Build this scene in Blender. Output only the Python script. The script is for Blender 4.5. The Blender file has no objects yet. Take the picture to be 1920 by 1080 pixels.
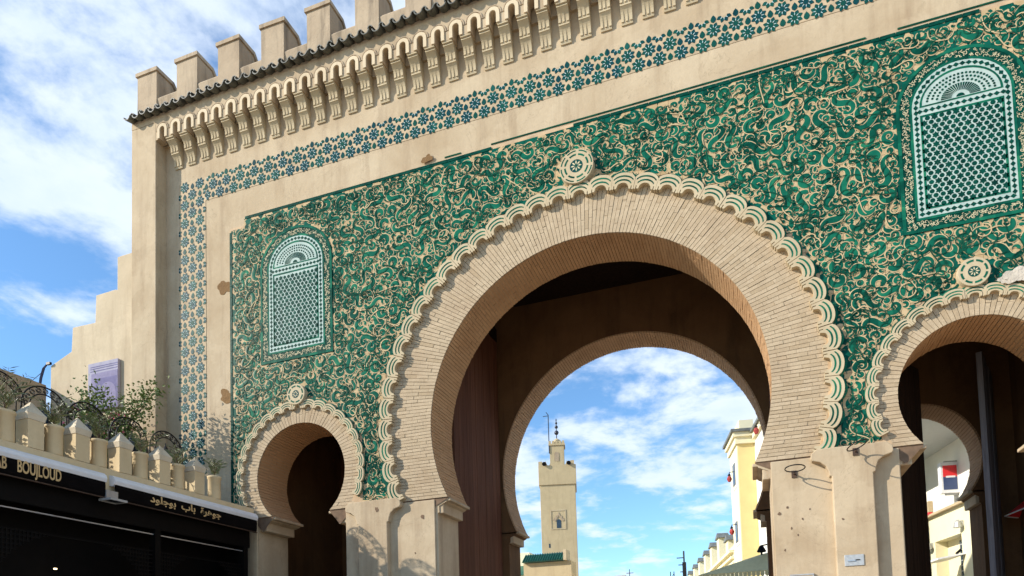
import bpy, math, random
import numpy as np
from mathutils import Vector, Matrix
random.seed(7)
R = math.radians
S = bpy.context.scene
COL = S.collection

# ------------------------------------------------------------------ camera
cam = bpy.data.cameras.new('camera')
cam.sensor_width = 36.0
cam.lens = 1254.8622 / 1920 * 36
cam.shift_x = (960 - 1006.839) / 1920
cam.shift_y = (1157.965 - 540) / 1920
cam.clip_start = 0.05
cam.clip_end = 3000
co = bpy.data.objects.new('camera', cam)
COL.objects.link(co)
cp, sp = math.cos(0.0542), math.sin(0.0542)
cy, sy = math.cos(-0.3143), math.sin(-0.3143)
cr, sr = math.cos(0.0305), math.sin(0.0305)
M3 = Matrix(((cr, 0, -sr), (0, 1, 0), (sr, 0, cr))) @ Matrix(((1, 0, 0), (0, cp, sp), (0, -sp, cp))) @ Matrix(((cy, -sy, 0), (sy, cy, 0), (0, 0, 1)))
rt, fw, up = M3[0], M3[1], M3[2]
co.matrix_world = Matrix(((rt[0], up[0], -fw[0], 2.3482), (rt[1], up[1], -fw[1], -10.0), (rt[2], up[2], -fw[2], 1.6511), (0, 0, 0, 1)))
S.camera = co

# ------------------------------------------------------------------ sun, sky, exposure
SUN_TO = Vector((-1.55, -1.0, 0.92)).normalized()
ELEV = math.asin(SUN_TO.z)
sl = bpy.data.lights.new('sun', 'SUN')
sl.energy = 4.4
sl.angle = R(0.5)
sl.color = (1.0, 0.93, 0.82)
so = bpy.data.objects.new('sun', sl)
so.rotation_euler = SUN_TO.to_track_quat('Z', 'Y').to_euler()
so.location = (-20, -20, 30)
COL.objects.link(so)

W = bpy.data.worlds.new('World')
S.world = W
W.use_nodes = True
wn, wl = W.node_tree.nodes, W.node_tree.links
wn.clear()
def wnode(t, **k):
    n = wn.new(t)
    for a, b in k.items():
        setattr(n, a, b)
    return n
sky = wnode('ShaderNodeTexSky', sky_type='NISHITA', sun_disc=False)
sky.sun_elevation = ELEV
sky.sun_rotation = math.atan2(SUN_TO.x, SUN_TO.y)
sky.altitude = 400
sky.dust_density = 0.25
sky.ozone_density = 2.2
tc = wnode('ShaderNodeTexCoord')
sep = wnode('ShaderNodeSeparateXYZ')
wl.new(tc.outputs['Generated'], sep.inputs[0])
def wm(op, a, b=None, c=None, clamp=False):
    n = wnode('ShaderNodeMath', operation=op, use_clamp=clamp)
    for i, v in enumerate((a, b, c)):
        if v is None:
            continue
        if isinstance(v, (int, float)):
            n.inputs[i].default_value = v
        else:
            wl.new(v, n.inputs[i])
    return n.outputs[0]
den = wm('ADD', wm('MAXIMUM', sep.outputs[2], 0.0), 0.16)
px = wm('DIVIDE', sep.outputs[0], den)
py = wm('DIVIDE', sep.outputs[1], den)
cmb = wnode('ShaderNodeCombineXYZ')
wl.new(px, cmb.inputs[0]); wl.new(py, cmb.inputs[1])
cmb.inputs[2].default_value = 3.7
def wnoise(scale, det, rough, dist=0.0):
    n = wnode('ShaderNodeTexNoise')
    n.inputs['Scale'].default_value = scale
    n.inputs['Detail'].default_value = det
    n.inputs['Roughness'].default_value = rough
    n.inputs['Distortion'].default_value = dist
    wl.new(cmb.outputs[0], n.inputs['Vector'])
    return n.outputs['Fac']
CL_BIG, CL_OFF = 0.75, 0.475
n1 = wnoise(CL_BIG, 2, 0.5)
n2 = wnoise(3.3, 9, 0.6, 0.12)
def bank(x, y, r, amp):
    # a broad cloud bank (or clear patch) of the sky layer, in the layer's own plane
    vd = wnode('ShaderNodeVectorMath', operation='DISTANCE')
    wl.new(cmb.outputs[0], vd.inputs[0])
    vd.inputs[1].default_value = (x, y, 3.7)
    q = wm('DIVIDE', vd.outputs['Value'], r)
    return wm('MULTIPLY', wm('POWER', 2.718, wm('MULTIPLY', wm('MULTIPLY', q, q), -1.0)), amp)
mixn = wm('ADD', wm('MULTIPLY', n1, 0.45), wm('MULTIPLY', n2, 0.55))
for args in ((-0.66, 0.48, 0.34, 0.125), (-1.17, 0.84, 0.10, -0.10), (-1.33, 0.97, 0.07, 0.08), (-0.98, 0.74, 0.10, 0.05), (-0.15, 1.55, 0.28, 0.045), (-0.3, 2.6, 0.5, -0.03)):
    mixn = wm('ADD', mixn, bank(*args))
mr = wnode('ShaderNodeMapRange')
mr.interpolation_type = 'SMOOTHSTEP'
wl.new(mixn, mr.inputs[0])
mr.inputs[1].default_value = CL_OFF
mr.inputs[2].default_value = CL_OFF + 0.105
n3 = wnoise(4.5, 6, 0.6)
cshade = wnode('ShaderNodeMix', data_type='RGBA')
wl.new(n3, cshade.inputs[0])
cshade.inputs[6].default_value = (3.0, 3.8, 5.0, 1)
cshade.inputs[7].default_value = (5.2, 5.45, 5.7, 1)
cm = wnode('ShaderNodeMix', data_type='RGBA')
wl.new(wm('MULTIPLY', mr.outputs[0], 0.90), cm.inputs[0])
tint = wnode('ShaderNodeMix', data_type='RGBA', blend_type='MULTIPLY')
tint.inputs[0].default_value = 1.0
wl.new(sky.outputs[0], tint.inputs[6])
tint.inputs[7].default_value = (0.76, 1.0, 1.13, 1)
wl.new(tint.outputs[2], cm.inputs[6])
wl.new(cshade.outputs[2], cm.inputs[7])
bg = wnode('ShaderNodeBackground')
bg.inputs['Strength'].default_value = 0.15
wl.new(cm.outputs[2], bg.inputs['Color'])
wo = wnode('ShaderNodeOutputWorld')
wl.new(bg.outputs[0], wo.inputs[0])

S.view_settings.view_transform = 'Standard'
S.view_settings.look = 'None'
S.view_settings.exposure = 0.6
S.view_settings.gamma = 1.0
S.view_settings.use_curve_mapping = False
S.render.engine = 'CYCLES'
S.cycles.max_bounces = 7
S.cycles.diffuse_bounces = 5

# ------------------------------------------------------------------ materials
class NT:
    def __init__(s, name):
        s.m = bpy.data.materials.new(name)
        s.m.use_nodes = True
        s.n, s.l = s.m.node_tree.nodes, s.m.node_tree.links
        s.p = s.n['Principled BSDF']
    def add(s, t, **k):
        n = s.n.new(t)
        for a, b in k.items():
            setattr(n, a, b)
        return n
    def put(s, v, sock):
        if hasattr(v, 'is_output'):
            s.l.new(v, sock)
        elif isinstance(v, (tuple, list)) and len(v) == 3 and sock.type == 'RGBA':
            sock.default_value = (*v, 1)
        else:
            sock.default_value = v
    def pos(s, scale=(1, 1, 1), obj=False):
        if obj:
            o = s.add('ShaderNodeTexCoord').outputs['Object']
        else:
            o = s.add('ShaderNodeNewGeometry').outputs['Position']
        mp = s.add('ShaderNodeMapping')
        mp.inputs['Scale'].default_value = scale
        s.l.new(o, mp.inputs['Vector'])
        return mp.outputs[0]
    def noise(s, vec, scale, det=4, rough=0.55, dist=0.0):
        n = s.add('ShaderNodeTexNoise')
        n.inputs['Scale'].default_value = scale
        n.inputs['Detail'].default_value = det
        n.inputs['Roughness'].default_value = rough
        n.inputs['Distortion'].default_value = dist
        s.l.new(vec, n.inputs['Vector'])
        return n.outputs['Fac']
    def ramp(s, fac, a, b):
        n = s.add('ShaderNodeMapRange')
        s.l.new(fac, n.inputs[0])
        n.inputs[1].default_value = a
        n.inputs[2].default_value = b
        return n.outputs[0]
    def mix(s, fac, a, b, blend='MIX'):
        n = s.add('ShaderNodeMix', data_type='RGBA', blend_type=blend)
        s.put(fac, n.inputs[0]); s.put(a, n.inputs[6]); s.put(b, n.inputs[7])
        return n.outputs[2]
    def math(s, op, a, b=0.0):
        n = s.add('ShaderNodeMath', operation=op)
        s.put(a, n.inputs[0]); s.put(b, n.inputs[1])
        return n.outputs[0]
    def bump(s, h, strength, dist=0.02):
        n = s.add('ShaderNodeBump')
        n.inputs['Strength'].default_value = strength
        n.inputs['Distance'].default_value = dist
        s.l.new(h, n.inputs['Height'])
        s.l.new(n.outputs[0], s.p.inputs['Normal'])
    def rnd(s):
        return s.add('ShaderNodeObjectInfo').outputs['Random']

def plain(name, col, rough=0.6, metal=0.0, var=0.25, scale=8.0, bump=0.0, spec=0.5):
    t = NT(name)
    v = t.pos()
    f = t.noise(v, scale, 5)
    t.put(t.mix(t.ramp(f, 0.3, 0.7), tuple(c * (1 - var) for c in col), tuple(min(1, c * (1 + var)) for c in col)), t.p.inputs['Base Color'])
    t.p.inputs['Roughness'].default_value = rough
    t.p.inputs['Metallic'].default_value = metal
    t.p.inputs['Specular IOR Level'].default_value = spec
    if bump:
        t.bump(t.noise(v, scale * 6, 4), bump)
    return t.m

def plaster(name, light, dark, stain=(0.2, 0.13, 0.08), amount=0.5, bump=0.25):
    t = NT(name)
    v = t.pos()
    big = t.ramp(t.noise(v, 0.9, 5, 0.6, 0.4), 0.35, 0.68)
    c = t.mix(big, light, dark)
    fine = t.ramp(t.noise(v, 14, 6, 0.65), 0.3, 0.75)
    c = t.mix(t.math('MULTIPLY', fine, 0.22), c, tuple(x * 0.7 for x in dark))
    vs = t.pos((2.6, 2.6, 0.28))
    streak = t.ramp(t.noise(vs, 1.6, 6, 0.62), 0.50, 0.76)
    c = t.mix(t.math('MULTIPLY', streak, amount), c, stain)
    patch = t.ramp(t.noise(v, 0.75, 8, 0.66, 0.3), 0.545, 0.575)
    c = t.mix(t.math('MULTIPLY', patch, 0.22), c, tuple(min(1, x * 1.12) for x in light))
    crack = t.math('ABSOLUTE', t.math('SUBTRACT', t.noise(v, 0.9, 6, 0.6, 0.9), 0.47))
    c = t.mix(t.math('MULTIPLY', t.math('SUBTRACT', 1.0, t.ramp(crack, 0.0, 0.0035)), 0.32 * min(1, amount * 2)), c, tuple(x * 0.45 for x in dark))
    spots = t.ramp(t.noise(v, 5.0, 3, 0.5, 0.8), 0.70, 0.76)
    c = t.mix(t.math('MULTIPLY', spots, 0.3 * amount), c, tuple(x * 0.6 for x in dark))
    t.put(c, t.p.inputs['Base Color'])
    t.p.inputs['Roughness'].default_value = 0.9
    t.p.inputs['Specular IOR Level'].default_value = 0.2
    h = t.math('ADD', t.noise(v, 2.2, 4, 0.55), t.math('MULTIPLY', t.noise(v, 38, 4, 0.6), 0.16))
    t.bump(h, bump, 0.05)
    return t.m

def brickmat(name, a, b, dark):
    t = NT(name)
    v = t.pos()
    c = t.mix(t.rnd(), a, b)
    wn_ = t.add('ShaderNodeTexWhiteNoise', noise_dimensions='3D')
    mp = t.add('ShaderNodeVectorMath', operation='SNAP')
    t.l.new(t.pos(), mp.inputs[0]); mp.inputs[1].default_value = (0.13, 0.26, 0.055)
    t.l.new(mp.outputs[0], wn_.inputs['Vector'])
    c = t.mix(t.math('MULTIPLY', wn_.outputs['Value'], 0.35), c, tuple(x * 0.72 for x in b))
    c = t.mix(t.math('MULTIPLY', t.ramp(t.noise(v, 1.3, 5, 0.6), 0.5, 0.75), 0.55), c, dark)
    c = t.mix(t.math('MULTIPLY', t.ramp(t.noise(v, 30, 5, 0.7), 0.35, 0.75), 0.25), c, tuple(x * 0.6 for x in dark))
    t.put(c, t.p.inputs['Base Color'])
    t.p.inputs['Roughness'].default_value = 0.92
    t.p.inputs['Specular IOR Level'].default_value = 0.15
    t.bump(t.noise(v, 45, 5, 0.65), 0.35, 0.015)
    return t.m

def glaze(name, cols, cell=0.18, rough=0.32):
    t = NT(name)
    mp = t.add('ShaderNodeVectorMath', operation='SNAP')
    t.l.new(t.pos(), mp.inputs[0]); mp.inputs[1].default_value = (cell, 50, cell)
    wn_ = t.add('ShaderNodeTexWhiteNoise', noise_dimensions='3D')
    t.l.new(mp.outputs[0], wn_.inputs['Vector'])
    v = t.pos()
    cr_ = t.add('ShaderNodeValToRGB')
    e = cr_.color_ramp
    e.interpolation = 'LINEAR'
    while len(e.elements) < len(cols):
        e.elements.new(0.5)
    for i, c in enumerate(cols):
        e.elements[i].position = i / (len(cols) - 1)
        e.elements[i].color = (*c, 1)
    f = t.math('ADD', t.math('MULTIPLY', wn_.outputs['Value'], 0.55), t.math('MULTIPLY', t.ramp(t.noise(v, 6, 4, 0.6), 0.25, 0.75), 0.5))
    t.l.new(f, cr_.inputs[0])
    chips = t.ramp(t.noise(v, 22, 4, 0.7), 0.69, 0.74)
    c = t.mix(t.math('MULTIPLY', chips, 0.65), cr_.outputs[0], (0.38, 0.30, 0.2))
    t.put(c, t.p.inputs['Base Color'])
    t.p.inputs['Roughness'].default_value = rough
    t.p.inputs['Specular IOR Level'].default_value = 0.035
    t.bump(t.noise(v, 12, 3, 0.5), 0.12, 0.02)
    return t.m

def field_glaze(name):
    # tiles whose ground is glazed in places and cut back to the bare clay in others
    m = glaze(name, [(0.003, 0.028, 0.02), (0.003, 0.05, 0.036), (0.004, 0.085, 0.06), (0.006, 0.11, 0.075)], 0.165, 0.35)
    t = NT.__new__(NT)
    t.m, t.n, t.l = m, m.node_tree.nodes, m.node_tree.links
    t.p = t.n['Principled BSDF']
    src = t.p.inputs['Base Color'].links[0].from_socket
    v = t.pos()
    cut = t.ramp(t.noise(v, 8.5, 2, 0.5, 0.6), 0.518, 0.54)
    clay = t.mix(t.ramp(t.noise(v, 5, 4), 0.3, 0.7), (0.37, 0.265, 0.14), (0.52, 0.385, 0.225))
    t.put(t.mix(cut, src, clay), t.p.inputs['Base Color'])
    return m
def wood(name, a, b, scl=(9, 9, 0.5), rough=0.75):
    t = NT(name)
    v = t.pos(scl)
    f = t.ramp(t.noise(v, 2.2, 7, 0.68, 0.5), 0.3, 0.72)
    c = t.mix(f, a, b)
    c = t.mix(t.math('MULTIPLY', t.rnd(), 0.35), c, tuple(x * 0.5 for x in a))
    t.put(c, t.p.inputs['Base Color'])
    t.p.inputs['Roughness'].default_value = rough
    t.p.inputs['Specular IOR Level'].default_value = 0.06
    t.bump(f, 0.5, 0.012)
    return t.m

M = {}
M['plaster'] = plaster('ochre_plaster', (0.51, 0.41, 0.28), (0.40, 0.30, 0.19), (0.23, 0.155, 0.095), 0.6)
M['plaster_pale'] = plaster('pale_plaster', (0.56, 0.43, 0.28), (0.47, 0.35, 0.22), amount=0.35)
M['plaster_old'] = plaster('weathered_plaster', (0.45, 0.355, 0.245), (0.35, 0.265, 0.18), (0.10, 0.08, 0.06), 0.95, 0.45)
M['plaster_white'] = plaster('cream_trim', (0.52, 0.43, 0.285), (0.44, 0.35, 0.22), amount=0.2, bump=0.15)
M['moulding'] = plaster('pale_moulding', (0.66, 0.55, 0.39), (0.57, 0.46, 0.31), amount=0.2, bump=0.15)
M['plaster_side'] = plaster('cream_wall', (0.56, 0.46, 0.32), (0.48, 0.385, 0.26), amount=0.35)
M['mortar'] = plain('mortar', (0.15, 0.095, 0.058), 0.95, var=0.3)
M['brick'] = brickmat('buff_brick', (0.505, 0.40, 0.272), (0.42, 0.32, 0.205), (0.35, 0.25, 0.16))
M['brick_in'] = brickmat('bounce_orange_brick', (0.55, 0.345, 0.185), (0.48, 0.285, 0.145), (0.35, 0.19, 0.09))  # front soffit brick, warm light bounced off the ground painted into its colour
M['band_clay'] = plain('tan_band_ground', (0.43, 0.325, 0.205), 0.88, var=0.2, scale=4, bump=0.1)
M['brick_mid'] = brickmat('bounce_tan_brick', (0.50, 0.33, 0.20), (0.43, 0.27, 0.155), (0.3, 0.18, 0.1))  # back soffit brick, paler because outside bounce light is in the colour
M['clay'] = plain('unglazed_clay', (0.46, 0.32, 0.19), 0.85, var=0.22, scale=5, bump=0.1)
M['clay_edge'] = plain('cut_clay_edge', (0.52, 0.45, 0.28), 0.8, var=0.2, scale=9)
M['green'] = glaze('green_glaze', [(0.003, 0.028, 0.020), (0.003, 0.05, 0.034), (0.005, 0.078, 0.05), (0.007, 0.105, 0.066), (0.010, 0.135, 0.078), (0.025, 0.18, 0.09)])
M['vine'] = glaze('dark_green_glaze', [(0.004, 0.03, 0.018), (0.006, 0.055, 0.035), (0.012, 0.09, 0.05)])
M['teal'] = glaze('teal_glaze', [(0.005, 0.03, 0.04), (0.007, 0.05, 0.06), (0.008, 0.065, 0.05), (0.015, 0.10, 0.09)], rough=0.4)
M['white_tile'] = glaze('white_glaze', [(0.29, 0.38, 0.345), (0.37, 0.455, 0.415), (0.43, 0.51, 0.465)], cell=0.05, rough=0.4)
M['bluewhite'] = plain('pale_blue_glaze', (0.40, 0.52, 0.53), 0.5, var=0.15, spec=0.05)
M['clay_cut'] = plain('carved_clay_ground', (0.46, 0.345, 0.19), 0.85, var=0.25, scale=7)
M['field'] = field_glaze('green_field')
M['dark_green'] = glaze('deep_green_glaze', [(0.002, 0.02, 0.016), (0.003, 0.045, 0.032), (0.004, 0.07, 0.048)], cell=0.06, rough=0.35)
M['rooftile'] = plain('weathered_green_roof_tile', (0.105, 0.105, 0.085), 0.55, var=0.5, scale=12, bump=0.2)
M['door_wood'] = wood('red_brown_wood', (0.075, 0.03, 0.018), (0.19, 0.085, 0.05), (14, 14, 0.35))
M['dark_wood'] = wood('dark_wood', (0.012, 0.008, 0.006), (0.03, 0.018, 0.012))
M['grey_wood'] = wood('grey_weathered_wood', (0.12, 0.12, 0.14), (0.25, 0.25, 0.28))
M['iron'] = plain('wrought_iron', (0.02, 0.017, 0.016), 0.5, 0.6, var=0.4, scale=20)
M['rust'] = plain('rusty_iron', (0.075, 0.045, 0.03), 0.7, 0.3, var=0.4, scale=30)
M['black'] = plain('black_paint', (0.0025, 0.002, 0.002), 0.6, var=0.4, spec=0.12)
M['black_cloth'] = plain('black_awning_cloth', (0.004, 0.003, 0.003), 0.9, var=0.3, spec=0.08)
M['gold'] = plain('gold_lettering', (0.55, 0.38, 0.18), 0.5, 0.1, var=0.15)
M['white_metal'] = plain('white_metal', (0.72, 0.73, 0.76), 0.35, 0.0, var=0.06)
M['steel'] = plain('brushed_steel', (0.45, 0.47, 0.5), 0.35, 0.7, var=0.15)
M['lantern_glass'] = plain('dark_blue_glass', (0.01, 0.018, 0.03), 0.12, var=0.3)
M['terrace'] = plaster('yellow_ochre_paint', (0.66, 0.53, 0.33), (0.60, 0.47, 0.28), (0.35, 0.26, 0.16), 0.25, 0.12)
M['cap_paint'] = plaster('pale_cap_paint', (0.68, 0.60, 0.46), (0.6, 0.51, 0.37), (0.3, 0.25, 0.18), 0.4, 0.15)
M['purple'] = plain('lilac_print', (0.26, 0.235, 0.345), 0.9, var=0.12, scale=14, spec=0.03)
M['purple_light'] = plain('pale_lilac_print', (0.37, 0.35, 0.43), 0.9, var=0.1, spec=0.03)
M['purple_dark'] = plain('deep_lilac_print', (0.19, 0.175, 0.29), 0.9, var=0.15, spec=0.03)
def leafmat(name, a, b):
    t = NT(name)
    f = t.noise(t.pos(), 9, 3)
    t.put(t.mix(t.ramp(f, 0.3, 0.7), a, b), t.p.inputs['Base Color'])
    t.p.inputs['Roughness'].default_value = 0.5
    return t.m
M['leaf'] = leafmat('green_leaves', (0.06, 0.12, 0.02), (0.20, 0.23, 0.05))
M['leaf_dark'] = leafmat('dark_leaves', (0.035, 0.075, 0.02), (0.14, 0.17, 0.045))
M['palm'] = leafmat('grey_green_fronds', (0.08, 0.12, 0.05), (0.22, 0.23, 0.10))
M['stem'] = plain('brown_stem', (0.1, 0.065, 0.04), 0.8)
M['petal'] = plain('pink_petals', (0.55, 0.1, 0.16), 0.6, var=0.3, scale=12)
M['ground'] = plain('stone_paving', (0.48, 0.37, 0.26), 0.9, var=0.2, scale=3, bump=0.2)
M['minaret'] = plaster('sand_plaster', (0.50, 0.40, 0.24), (0.45, 0.355, 0.21), amount=0.25, bump=0.1)
M['yellow'] = plain('pale_yellow_paint', (0.66, 0.53, 0.24), 0.85, var=0.06, scale=2)
M['cream'] = plain('cream_paint', (0.74, 0.68, 0.46), 0.85, var=0.05, scale=2)
M['white_wall'] = plain('white_wall_paint', (0.78, 0.76, 0.68), 0.85, var=0.04, scale=2)
M['slate'] = plain('grey_slate', (0.14, 0.15, 0.14), 0.7, var=0.3, scale=6)
M['glass'] = plain('window_glass', (0.03, 0.045, 0.06), 0.08, var=0.3)
M['green_tile'] = plain('green_roof_glaze', (0.02, 0.11, 0.07), 0.3, var=0.35, scale=10)
M['canvas'] = plain('olive_canvas', (0.62, 0.55, 0.30), 0.9, var=0.08)
M['lampion'] = plain('faded_red', (0.3, 0.03, 0.025), 0.7, var=0.4, scale=25)
M['red'] = plain('red_paint', (0.68, 0.03, 0.035), 0.4, var=0.1)
M['cable_blue'] = plain('blue_black_cable', (0.012, 0.02, 0.06), 0.7, spec=0.1)
M['navy'] = plain('navy_paint', (0.03, 0.055, 0.15), 0.4, var=0.1)
M['white_repair'] = plaster('white_repair', (0.58, 0.52, 0.44), (0.45, 0.39, 0.31), amount=0.3, bump=1.2)
M['shade_plaster'] = plaster('shade_toned_plaster', (0.15, 0.08, 0.036), (0.10, 0.05, 0.022), (0.03, 0.018, 0.01), 0.6, 0.4)  # plaster with the passage's shade put into its base colour
M['hole'] = plaster('crumbling_render', (0.24, 0.14, 0.06), (0.17, 0.095, 0.04), amount=0.5, bump=0.9)
M['grey_plate'] = plain('galvanised_plate', (0.42, 0.43, 0.43), 0.5, 0.35, var=0.15, scale=25)
M['copper'] = plain('dark_bronze', (0.05, 0.05, 0.06), 0.35, 0.6)
M['soffit'] = plain('white_soffit', (0.6, 0.62, 0.6), 0.9, var=0.04)

# ------------------------------------------------------------------ mesh builder
class MB:
    def __init__(s):
        s.v, s.f, s.mi = [], [], []
    def add(s, vs, fs, mi=0):
        o = len(s.v)
        s.v.extend([tuple(p) for p in vs])
        s.f.extend([tuple(i + o for i in f) for f in fs])
        s.mi.extend([mi] * len(fs))
        return s
    def box(s, x0, x1, y0, y1, z0, z1, mi=0):
        return s.add([(x0, y0, z0), (x1, y0, z0), (x1, y1, z0), (x0, y1, z0), (x0, y0, z1), (x1, y0, z1), (x1, y1, z1), (x0, y1, z1)],
                     [(0, 3, 2, 1), (4, 5, 6, 7), (0, 1, 5, 4), (1, 2, 6, 5), (2, 3, 7, 6), (3, 0, 4, 7)], mi)
    def prism(s, pts, y0, y1, mi=0, back=True):
        """outline in XZ (counter-clockwise seen from -Y) pushed from y0 (front) to y1"""
        n = len(pts)
        vs = [(x, y0, z) for x, z in pts] + [(x, y1, z) for x, z in pts]
        fs = [tuple(range(n))] + ([tuple(range(2 * n - 1, n - 1, -1))] if back else [])
        fs += [(i, i + n, (i + 1) % n + n, (i + 1) % n) for i in range(n)]
        return s.add(vs, fs, mi)
    def prism_x(s, pts, x0, x1, mi=0):
        """outline in YZ pushed along X"""
        n = len(pts)
        vs = [(x0, y, z) for y, z in pts] + [(x1, y, z) for y, z in pts]
        fs = [tuple(range(n - 1, -1, -1)), tuple(range(n, 2 * n))]
        fs += [(i, (i + 1) % n, (i + 1) % n + n, i + n) for i in range(n)]
        return s.add(vs, fs, mi)
    def flat(s, pts, y, mi=0):
        return s.add([(x, y, z) for x, z in pts], [tuple(range(len(pts)))], mi)
    def tube(s, path, r, seg=8, closed=False, mi=0, r1=None):
        P = [Vector(p) for p in path]
        n = len(P)
        vs = []
        nrm = None
        for i, p in enumerate(P):
            a = P[(i - 1) % n] if (closed or i > 0) else P[i]
            b = P[(i + 1) % n] if (closed or i < n - 1) else P[i]
            t = (b - a).normalized()
            if nrm is None:
                nrm = t.orthogonal().normalized()
            nrm = (nrm - t * nrm.dot(t))
            nrm = nrm.normalized() if nrm.length > 1e-6 else t.orthogonal().normalized()
            bi = t.cross(nrm)
            rr = r if r1 is None else r + (r1 - r) * i / max(1, n - 1)
            for k in range(seg):
                a_ = 2 * math.pi * k / seg
                vs.append(p + (nrm * math.cos(a_) + bi * math.sin(a_)) * rr)
        fs = []
        for i in range(n if closed else n - 1):
            j = (i + 1) % n
            for k in range(seg):
                fs.append((i * seg + k, i * seg + (k + 1) % seg, j * seg + (k + 1) % seg, j * seg + k))
        if not closed:
            fs += [tuple(range(seg - 1, -1, -1)), tuple(range((n - 1) * seg, n * seg))]
        return s.add(vs, fs, mi)
    def lathe(s, prof, c=(0, 0, 0), seg=16, mi=0, axis='z'):
        vs, fs = [], []
        n = len(prof)
        for r, z in prof:
            for k in range(seg):
                a = 2 * math.pi * k / seg
                q = (r * math.cos(a), r * math.sin(a), z) if axis == 'z' else (r * math.cos(a), z, r * math.sin(a))
                vs.append((c[0] + q[0], c[1] + q[1], c[2] + q[2]))
        for i in range(n - 1):
            for k in range(seg):
                fs.append((i * seg + k, i * seg + (k + 1) % seg, (i + 1) * seg + (k + 1) % seg, (i + 1) * seg + k))
        fs += [tuple(range(seg - 1, -1, -1)), tuple(range((n - 1) * seg, n * seg))]
        return s.add(vs, fs, mi)
    def mesh(s, name, mats, smooth=False):
        me = bpy.data.meshes.new(name)
        me.from_pydata(s.v, [], s.f)
        for m in (mats if isinstance(mats, (list, tuple)) else [mats]):
            me.materials.append(M[m] if isinstance(m, str) else m)
        if any(s.mi):
            me.polygons.foreach_set('material_index', s.mi)
        if smooth:
            me.polygons.foreach_set('use_smooth', [True] * len(me.polygons))
        me.update()
        return me
    def build(s, name, mats, parent=None, smooth=False, kind=None, bevel=0.0):
        o = link(name, s.mesh(name, mats, smooth), parent)
        if kind:
            o['kind'] = kind
        if bevel:
            md = o.modifiers.new('bevel', 'BEVEL')
            md.width = bevel
            md.segments = 2
            md.limit_method = 'ANGLE'
            md.angle_limit = R(40)
        return o

def link(name, me, parent=None, loc=None, rot=None):
    o = bpy.data.objects.new(name, me)
    COL.objects.link(o)
    if parent is not None:
        o.parent = parent
    if loc is not None:
        o.location = loc
    if rot is not None:
        o.rotation_euler = rot
    return o
def thing(name, label, cat, loc=(0, 0, 0), rz=0.0, group=None):
    o = link(name, None, None, loc, (0, 0, rz))
    return tag(o, label, cat, group)
def tag(o, label, cat, group=None):
    o['label'] = label
    o['category'] = cat
    if group:
        o['group'] = group
    return o
def struct(o):
    o['kind'] = 'structure'
    return o
def arc(cx, cz, r, a0, a1, n):
    return [(cx + r * math.cos(R(a0 + (a1 - a0) * i / n)), cz + r * math.sin(R(a0 + (a1 - a0) * i / n))) for i in range(n + 1)]

# ------------------------------------------------------------------ ground
g = MB()
g.add([(-400, -120, 0), (400, -120, 0), (400, 900, 0), (-400, 900, 0)], [(0, 1, 2, 3)])
struct(g.build('ground', 'ground'))

# ------------------------------------------------------------------ the gateway
GATE = thing('gateway', 'tall ochre city gate with green tiled facade and three horseshoe arches', 'gate')
ARCH = [(-5.28, 5.0, 0.935, 0.64, 0.93), (0.035, 5.49, 2.70, 2.42, 2.62), (5.28, 4.96, 0.955, 0.64, 0.97)]   # cx, cz, r, foot half-width, jamb half-width
def opening(cx, cz, r, foot, jamb, zf=4.28, zi=4.04, n=40):
    """points of one horseshoe opening from the ground at left, over the arch, to the ground at right"""
    a = math.degrees(math.asin((zf - cz) / r))
    fx = r * math.cos(R(a))
    L = [(cx - jamb, 0), (cx - jamb, zi), (cx - jamb + 0.03, zi + 0.02), (cx - jamb + 0.03, zi + 0.12), (cx - fx - 0.03, zf - 0.06), (cx - fx, zf)]
    A = arc(cx, cz, r, 180 - a, a, n)[1:-1]
    Rr = [(2 * cx - x, z) for x, z in L[::-1]]
    return L + A + Rr
def wall_outline(x0, x1, top, arches, grow=0.0):
    p = []
    for (cx, cz, r, f, j) in arches:
        p += opening(cx, cz, r + grow, f, j)
    pts = [(x0, 0)] + p + [(x1, 0), (x1, top), (x0, top)]
    return pts
XR = 8.38
MB().prism(wall_outline(-XR, XR, 12.0, ARCH, 0.018), 0.0, 0.8).build('front_wall', 'plaster', GATE)
BACK = [(-5.25, 4.93, 1.0, 0.7, 0.95), (0.035, 5.47, 2.69, 2.38, 2.62), (5.25, 4.90, 1.0, 0.7, 0.95)]
MB().prism(wall_outline(-9.0, 9.0, 12.3, BACK, 0.018), 3.4, 4.1).build('back_wall', 'shade_plaster', GATE)
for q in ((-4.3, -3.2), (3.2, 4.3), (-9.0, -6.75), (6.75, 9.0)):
    MB().box(q[0], q[1], 0.8, 3.4, 0, 12.3).build('partition_wall', 'shade_plaster', GATE)
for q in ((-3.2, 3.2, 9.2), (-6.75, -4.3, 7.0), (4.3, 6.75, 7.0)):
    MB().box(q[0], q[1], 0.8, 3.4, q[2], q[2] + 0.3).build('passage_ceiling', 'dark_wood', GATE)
b = MB()
b.box(-9.0, 9.0, 0.3, 4.1, 12.3, 12.42)
b.build('roof_deck', 'plaster_old', GATE)
for s in (-1, 1):
    b = MB()
    b.box(*sorted((s * XR, s * 9.0)), -0.25, 0.8, 0, 12.3)
    b.build('corner_pilaster', 'plaster', GATE, bevel=0.012)

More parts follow.
